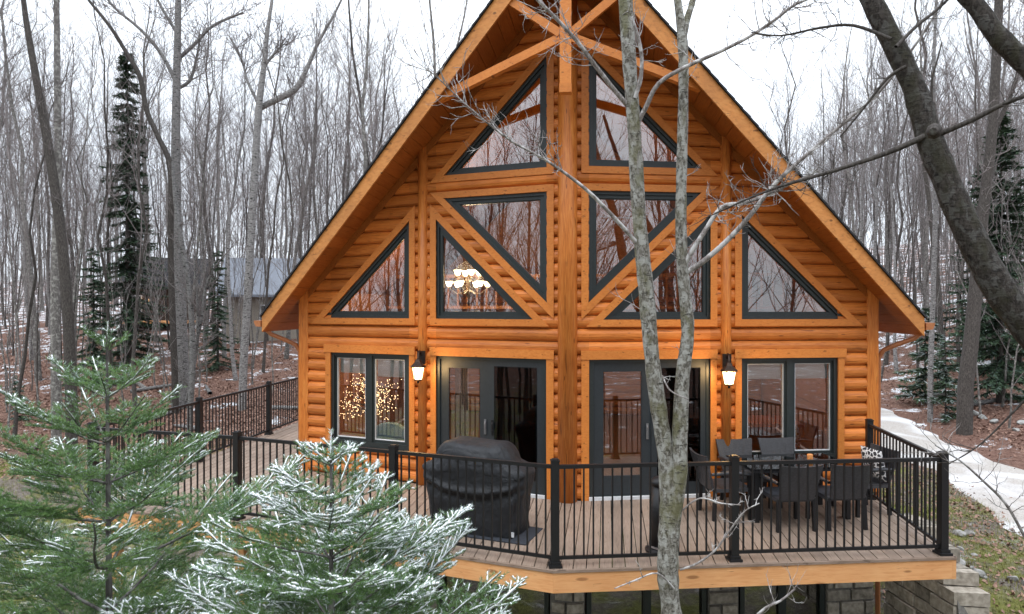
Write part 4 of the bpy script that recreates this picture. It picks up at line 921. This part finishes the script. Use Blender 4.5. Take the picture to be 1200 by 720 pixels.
# ground cover: fallen leaves and grass
def cover(name, n, region, size, mat, label, up):
    rr = np.random.default_rng(n); X, Y = region(rr, n); Z = hgt(X, Y); a = rr.uniform(0, 6.28, n); l = size*rr.uniform(.5, 1.4, n)
    if up:
        d = np.column_stack([np.cos(a)*.4, np.sin(a)*.4, np.ones(n)]); wv_ = np.column_stack([-np.sin(a), np.cos(a), np.zeros(n)])*.006; p = np.column_stack([X, Y, Z-.01]); T = np.stack([p-wv_, p+wv_, p+d*l[:, None]], 1)
    else:
        t1 = np.column_stack([np.cos(a), np.sin(a), rr.normal(0, .5, n)]); t2 = np.column_stack([-np.sin(a), np.cos(a), rr.normal(0, .5, n)]); p = np.column_stack([X, Y, Z+.02]); T = np.stack([p-t1*l[:, None], p+t2*l[:, None]*.6, p+t1*l[:, None], p-t2*l[:, None]*.6], 1)
    k = T.shape[1]; return tag(link(name, npmesh(name, T.reshape(-1, 3), np.arange(n*k).reshape(-1, k), mat)), label, None, None, 'stuff')
def reg_left(rr, n): d = rr.uniform(17, 42, n); px = rr.uniform(-30, 400, n); Q = np.array([P(a, 358, b) for a, b in zip(px, d)]); m = Q[:, 1] > 8.5; Q[~m, 1] = 8.5+rr.random((~m).sum())*6; return Q[:, 0], Q[:, 1]
def reg_right(rr, n): x = 12.6+rr.random(n)**1.3*16; return x, rr.uniform(4, 36, n)
cover('fallen_leaves', 26000, reg_left, .05, M_leaf, 'reddish brown leaf litter on the forest floor left of the cabin', False)
cover('fallen_leaves', 22000, reg_right, .045, M_leaf, 'reddish brown leaf litter on the bank right of the drive', False)
cover('fallen_leaves', 5000, lambda rr, n: (np.where(rr.random(n) < .5, rr.normal(8.7, .5, n), rr.normal(12.4, .5, n)), rr.uniform(0, 40, n)), .04, M_leaf, 'brown leaves strewn along the edges of the drive', False)
cover('fallen_leaves', 3500, lambda rr, n: (rr.uniform(5.1, 9, n), rr.uniform(-2, 9, n)), .04, M_leaf, 'brown leaves scattered on the grass right of the deck', False)
cover('grass', 20000, lambda rr, n: (rr.uniform(5.2, 9.0, n), rr.uniform(-2, 9, n)), .07, M_grass, 'short yellow green grass on the slope right of the deck', True)
cover('grass', 40000, lambda rr, n: (rr.uniform(-24, -7.3, n), rr.uniform(-2, 9.5, n)), .09, M_grass, 'short yellow green grass behind the firs on the left', True)
scatter('tall', 34, 2.6, left(24, 58), ['tall grey leafless trunk in the wood left of the cabin', ''])
scatter('tall', 26, 2.6, right(26, 62), ['', 'tall grey leafless trunk in the wood right of the cabin'])
scatter('birch', 9, 2.6, left(24, 50), ['pale birch trunk in the wood left of the cabin', ''], group='birches')
scatter('birch', 6, 2.6, right(28, 55), ['', 'pale birch trunk in the wood right of the cabin'], group='birches')
scatter('pole', 85, 1.5, left(22, 58), ['slender young leafless tree in the wood left of the cabin', ''], group='slender young trees')
scatter('pole', 85, 1.5, right(24, 62), ['', 'slender young leafless tree in the wood right of the cabin'], group='slender young trees')
scatter('sapling', 75, .9, left(20, 48), ['thin bare sapling in the undergrowth left of the cabin', ''], 'sapling', 'bare saplings')
scatter('sapling', 70, .9, right(21, 48), ['', 'thin bare sapling on the leafy bank right of the drive'], 'sapling', 'bare saplings')
ones = ['', 'first', 'second', 'third', 'fourth', 'fifth', 'sixth', 'seventh', 'eighth', 'ninth']
def nth(k):
    if k < 10: return ones[k]
    return '%d%s' % (k, 'th' if 10 < k % 100 < 14 else {1: 'st', 2: 'nd', 3: 'rd'}.get(k % 10, 'th'))
by = {}
for px, o in SCAT: by.setdefault(o['label'], []).append((px, o))
for lab, L in by.items():
    L.sort(key=lambda q: q[0])
    for k, (px, o) in enumerate(L): o['label'] = lab+', '+nth(k+1)+' from left'
# --- far wood: one mass behind the nearer trees, and the wood behind the photographer that the panes mirror
def mass(name, spots, label, H=(14, 19), nb=24, r=.0040, twigs=.55, seed=0, mat=None, rm=.0006):
    rr = np.random.default_rng(seed); kinds = []
    for i in range(6):
        tr, cr = bare_tree(rr, 1., r, nb, .25, .5, twigs, rmin=rm); V, F = tubes(tr+cr); kinds.append((V, F))
    Vs, Fs, off = [], [], 0
    for i, (x, y) in enumerate(spots):
        V, F = kinds[i % 6]; h = rr.uniform(*H); a = rr.uniform(0, 6.28); c_, s_ = math.cos(a), math.sin(a)
        W = np.column_stack([(V[:, 0]*c_-V[:, 1]*s_)*h+x, (V[:, 0]*s_+V[:, 1]*c_)*h+y, V[:, 2]*h+float(hgt(x, y))-.1]); Vs.append(W); Fs.append(F+off); off += len(V)
    o = link(name, npmesh(name, np.concatenate(Vs), np.concatenate(Fs), mat or M_twig)); return tag(o, label, 'wood', None, 'stuff')
spots = []
for _ in range(430):
    px = rg.choice((rg.uniform(-80, 560), rg.uniform(780, 1290))); d = rg.uniform(58, 120); q = P(px, 358, d); spots.append((q[0], q[1]))
mass('far_wood', spots, 'dense grey mass of distant leafless woodland behind the cabin', (14, 20), 22, .0040, .5)
spots = []
while len(spots) < 120:
    a = rg.uniform(-2.9, -.25); d = rg.uniform(14, 40); x, y = .5+d*math.cos(a), -2+d*math.sin(a)
    if y < -13 or abs(x) > 16: spots.append((x, y))
mass('wood_mirrored_in_panes', spots, 'leafless woodland mirrored in the upper window panes', (12, 19), 30, .0075, .8, 3, M_bark_d, .0012)

r9 = np.random.default_rng(9); WS = .88
# two-stemmed tree in front of the deck
D = 6.9; b0 = P(787, 720, D); gz = float(hgt(b0[0], b0[1]))
st1 = px_path([(787, 720, 27), (783, 680, 27), (783, 640, 28), (785, 600, 27), (781, 540, 22), (772, 480, 22), (764, 420, 21), (758, 350, 21), (753, 300, 20), (748, 240, 19), (743, 150, 18), (738, 80, 18), (733, 0, 18), (726, -90, 17), (722, -220, 14), (715, -420, 9)], D, .25)
low, lr_ = smooth_path([(b0[0]+.05, b0[1], gz-.15), (b0[0]+.02, b0[1], gz+.4), (b0[0], b0[1], gz+1.4), b0], [.2, .15, .13, 27/2/FPX*D], 4)
st1 = (np.concatenate([low[:-1], st1[0]]), np.concatenate([lr_[:-1], st1[1]]))
st2 = px_path([(786, 655, 18), (789, 610, 20), (795, 565, 21), (797, 500, 20), (800, 440, 19), (806, 390, 17), (802, 340, 16), (799, 300, 15.5), (798, 240, 14), (800, 150, 14), (801, 80, 13), (799, 40, 13), (794, 0, 9), (786, -60, 8), (780, -180, 5)], D, .15)
st3 = px_path([(800, 45, 10), (806, 20, 9), (812, 0, 8), (818, -40, 7), (830, -160, 4)], D+.14, .2)
brs = [px_path(L, d, dd) for L, d, dd in (
    ([(741, 130, 7), (722, 108, 6.5), (700, 80, 6), (676, 48, 5.5), (652, 22, 5), (630, 0, 4.5), (600, -30, 4)], D+.2, -.5),
    ([(752, 292, 6), (735, 272, 6), (715, 250, 5.5), (690, 225, 5), (662, 203, 4.2), (635, 185, 3.6), (600, 166, 3.2), (572, 145, 2.6), (545, 122, 2.2), (520, 98, 1.8), (500, 80, 1.2)], D+.15, -.9),
    ([(801, 316, 7), (808, 300, 7), (824, 274, 6.5), (846, 243, 6), (872, 238, 5), (900, 228, 4), (930, 214, 3), (960, 200, 2)], D+.1, -.6),
    ([(800, 322, 8), (822, 308, 7.5), (850, 284, 7), (878, 254, 6.5), (906, 218, 6), (940, 186, 5), (980, 152, 4.5), (1030, 108, 4), (1060, 70, 3.5), (1085, 35, 3), (1108, -5, 2.6)], D+.1, -1.2),
    ([(744, 150, 7), (756, 128, 6.5), (772, 98, 6), (805, 78, 5.5), (845, 60, 5), (880, 42, 4.5), (910, 22, 4), (935, 4, 3.6), (980, -12, 3)], D+.2, -.8),
    ([(744, 115, 5), (750, 95, 6), (752, 70, 5), (748, 45, 5), (740, 20, 4)], D+.1, -.2),
    ([(797, 668, 3), (818, 660, 3), (838, 645, 2.8), (855, 622, 2.4), (872, 600, 2), (890, 590, 1.4)], D, -.3),
    ([(800, 598, 2.4), (812, 588, 2.2), (825, 584, 2), (845, 590, 1.8), (868, 592, 1.2)], D, -.2),
    ([(776, 440, 2), (783, 455, 2), (792, 462, 1.8), (806, 468, 1.4)], D-.12, -.1),
    ([(790, 690, 2.4), (770, 672, 2.2), (745, 680, 2), (720, 690, 1.4)], D-.1, -.3))]
tw = []
for (p, r), n, L in zip(brs, (30, 36, 34, 36, 34, 10, 9, 5, 1, 3), (.5, .42, .35, .4, .45, .3, .22, .14, .1, .16)):
    tw.append((p, r, 7)); tw += twiggify(r9, p, r, n, L, .0055, 2, .35)
tw += twiggify(r9, st1[0][30:], None, 9, .4, .005, 2, .0); tw += twiggify(r9, st2[0][16:], None, 8, .35, .005, 2, .0)
hero('maple_tree', 'grey lichen-spotted tree with two stems rising in front of the deck', 'tree', (b0[0], b0[1], gz), [st1, st2, st3], tw, M_nb, M_ntw, None, 14, .045)
# leaning dark tree at the right edge
D2 = 5.2; q = P(1390, 1100, D2); gz = float(hgt(q[0], q[1]))
s1 = px_path([(1395, 1085, 62), (1380, 900, 58), (1360, 700, 54), (1320, 545, 50), (1262, 450, 46), (1215, 396, 43), (1175, 345, 40), (1148, 298, 36), (1124, 248, 33), (1104, 200, 32), (1090, 165, 33), (1072, 105, 28), (1046, 50, 27), (1022, 2, 26), (1000, -50, 24), (960, -160, 18), (930, -330, 12)], D2, .8)
s1[0][0, 2] = gz-.2
s2 = px_path([(1345, 620, 34), (1338, 480, 32), (1310, 300, 30), (1262, 155, 28), (1215, 90, 26), (1184, 58, 25), (1164, 36, 24), (1146, 10, 22), (1120, -18, 20), (1080, -80, 16), (1020, -220, 10)], D2+.1, .5)
brs2 = [px_path(L, D2+.45, dd) for L, dd in (([(1084, 160, 9), (1060, 171, 8), (1030, 183, 7), (1000, 193, 6), (965, 204, 5), (930, 214, 4.4), (905, 222, 3.5), (870, 236, 2.6), (835, 252, 1.6)], .5), ([(1094, 160, 8), (1118, 150, 7.5), (1145, 138, 7), (1172, 124, 6.5), (1205, 111, 6), (1270, 88, 5)], -.5),
    ([(1088, 150, 4), (1092, 120, 3.5), (1092, 95, 3), (1098, 72, 2.4), (1104, 50, 1.5)], .1), ([(1062, 78, 5), (1040, 92, 4), (1010, 130, 3), (985, 160, 2.2)], .2), ([(1044, 46, 5), (1000, 30, 4), (960, 33, 3.4), (915, 42, 2.4), (880, 38, 1.4)], .5), ([(1050, 55, 5), (1075, 30, 4.5), (1100, 10, 4), (1130, -20, 3)], .2), ([(1200, 470, 3), (1150, 520, 2), (1110, 545, 1.4)], .3))]
tw = []
for (p, r), n, L in zip(brs2, (26, 10, 6, 8, 16, 8, 5), (.36, .3, .2, .25, .35, .3, .25)): tw.append((p, r, 7)); tw += twiggify(r9, p, r, n, L, .004, 2, .3)
kn = P(1088, 158, D2+.38); tw.append((np.array([kn+(.02, -.05, 0), kn+(0, -.10, .01), kn+(-.03, -.15, -.01)]), np.array([.055, .06, .03]), 8))
hero('leaning_tree', 'dark leaning trunk crossing the upper right corner', 'tree', (q[0], q[1], gz), [s1, s2], tw, M_nbd, M_bark_d, None, 14, .03)
# bare twigs reaching in at the lower right and lower centre
for L, D3, lab, n in (([(1290, 1050, 9), (1270, 860, 7), (1230, 690, 5), (1200, 628, 4), (1178, 590, 3.6), (1150, 562, 3.2), (1125, 540, 2.6), (1096, 522, 2)], 4.4, 'pale bare sapling twig arching in at the right edge below the drive', 14), ([(905, 1100, 10), (895, 850, 7), (885, 740, 5), (893, 716, 3.6), (915, 704, 3), (932, 690, 2.4)], 5.6, 'bare sapling tips with a few dry leaves at the bottom edge', 6)):
    p, r = px_path(L, D3); bb = p[0].copy(); bb[2] = float(hgt(bb[0], bb[1])); p[0] = bb-(0, 0, .1)
    hero('bare_shrub', lab, 'shrub', tuple(bb), [(p, r)], twiggify(r9, p, r, n, .3, .003, 2, .5), M_ntw, M_ntw, None, 7)
# --- young snow-dusted firs in front
def fir(name, base, top, label, seed, snow, spread=.86, depth_keep=2.9, el0=.42, st=(.21, .30)):
    st_ = st; rr = np.random.default_rng(seed); base = np.array(base, float); top = np.array(top, float); H = top[2]-base[2]
    o = empty(name, tuple(base), label, 'tree', 'young snow-dusted firs in front'); tp = lambda s: top+(base-top)*(s/H)
    st = np.linspace(0, H, 14)[::-1]; V, F = tubes([(np.array([tp(s) for s in st]), np.array([.006+.0085*s for s in st]), 9)]); link('trunk', npmesh('fir_trunk', V-base, F, M_bark_g, True), o)
    wood_, tw = [], []            # tw: p0, p1, outer
    def add(p0, d, L, lev, outer):
        k = 4 if lev else 7; pts = [p0]; dd = unit(d)
        for i in range(k-1): dd = unit(dd+rr.normal(0, .05, 3)+np.array([0, 0, .05 if lev == 0 else .02])); pts.append(pts[-1]+dd*L/(k-1))
        pts = np.array(pts); r0_ = .0022+.0065*L if lev == 0 else .0018; wood_.append((pts, r0_*np.linspace(1, .35, k), 5 if lev == 0 else 3))
        for i in range(k-1):
            if lev == 0 and L > .55 and i < 2: continue
            tw.append((pts[i], pts[i+1], outer*(.45+.55*(i+1)/(k-1))))
        if lev == 2 or L < .07: return
        step = .058 if lev == 0 else .065; n = int(L*.9/step)
        for j in range(n):
            g_ = .12+.85*(j+.5)/n; q_ = g_*(k-1); i = min(int(q_), k-2); p = pts[i]+(pts[i+1]-pts[i])*(q_-i); ax = unit(pts[i+1]-pts[i]); side = unit(np.cross(ax, [0, 0, 1])); 
            for s_ in (-1, 1):
                if rr.random() < .2: continue
                l = L*(1-g_)*rr.uniform(.42, .62)+.035*rr.uniform(.6, 1.4); l = min(l, .42)
                add(p, ax*.72+side*s_*.75+np.array([0, 0, rr.normal(.03, .09)]), l, lev+1, outer*(.55+.45*g_))
    s = .10; az = rr.uniform(0, 6)
    while s < min(depth_keep, H*.93):
        L = .10+spread*s; L = min(L, 1.5); n = 4 if rr.random() < .6 else 5
        for k in range(n):
            a = az+6.283*k/n+rr.normal(0, .16); el = el0-.2*min(s, 2.6)+rr.normal(0, .06); l = L*rr.uniform(.78, 1.1); sb = rr.choice([.6, .85, 1.05, 1.2])
            add(tp(s)+rr.normal(0, .008, 3), np.array([math.cos(a)*math.cos(el), math.sin(a)*math.cos(el), math.sin(el)]), l, 0, sb)
        az += .9; s += rr.uniform(*st_)
    add(top-(0, 0, .12), np.array([.02, 0, 1.]), .2, 2, 1.)
    V, F = tubes(wood_); link('branches', npmesh('fir_branches', V-base, F, M_bark_g), o)
    A = np.array([t[0] for t in tw]); C = np.array([t[1] for t in tw]); OU = np.array([t[2] for t in tw]); Ln = np.linalg.norm(C-A, axis=1)
    cnt = np.maximum(3, (Ln*620).astype(int)); idx = np.repeat(np.arange(len(tw)), cnt); f = rr.random(len(idx)); p = A[idx]+(C-A)[idx]*f[:, None]; ax = (C-A)[idx]/Ln[idx][:, None]
    side = np.cross(ax, [0, 0, 1.]); side /= np.linalg.norm(side, axis=1, keepdims=True)+1e-9; upv = np.cross(side, ax)
    th = rr.choice([-1, 1], len(idx))*rr.uniform(.15, 1.75, len(idx)); lat = side*np.sin(th)[:, None]+upv*np.cos(th)[:, None]
    d = ax*.62+lat*.8; d /= np.linalg.norm(d, axis=1, keepdims=True); ln = rr.uniform(.017, .032, len(idx)); wv_ = np.cross(d, rr.normal(0, 1, (len(idx), 3))); wv_ /= np.linalg.norm(wv_, axis=1, keepdims=True)+1e-9; wv_ *= .0014
    T = np.stack([p-wv_, p+wv_, p+d*ln[:, None]], 1).reshape(-1, 3)
    fr = rr.random(len(idx)) < snow*np.clip(OU[idx]*1.25-.35, 0, 1)*(.25+.75*(np.cos(th) > .1))*np.clip(1.25-.28*(top[2]-p[:, 2]), .35, 1)
    nd = link('needles', npmesh('fir_needles', T-base, np.arange(len(T)).reshape(-1, 3), [M_needle, M_frost], midx=fr.astype(int)), o); tag(nd, kind='stuff')
    sn_ = []
    for i in np.nonzero(OU+rr.normal(0, .10, len(tw)) > 1.02-.52*snow)[0]:
        a, c_ = A[i]+(0, 0, .006), C[i]+(0, 0, .006); m_ = (a+c_)/2+(0, 0, .003); w_ = rr.uniform(.0028, .0062); sn_.append((np.array([a, m_, c_]), np.array([w_*.5, w_, w_*.35]), 5))
    if sn_: V, F = tubes(sn_); tag(link('snow', npmesh('fir_snow', V-base, F, M_snow, True), o), kind='stuff')
    return o
tA = P(125, 392, 4.3); fir('young_fir', (tA[0]+.05, tA[1], float(hgt(tA[0], tA[1]))), tA, 'taller young green fir with light snow at the left edge', 31, .45, .80, 2.6, .58)
tB = P(388, 522, 3.5); fir('young_fir', (tB[0], tB[1], float(hgt(tB[0], tB[1]))), tB, 'shorter young fir heavily dusted with snow at the bottom centre left', 47, .95, .90, 1.9, .48, (.13, .20))
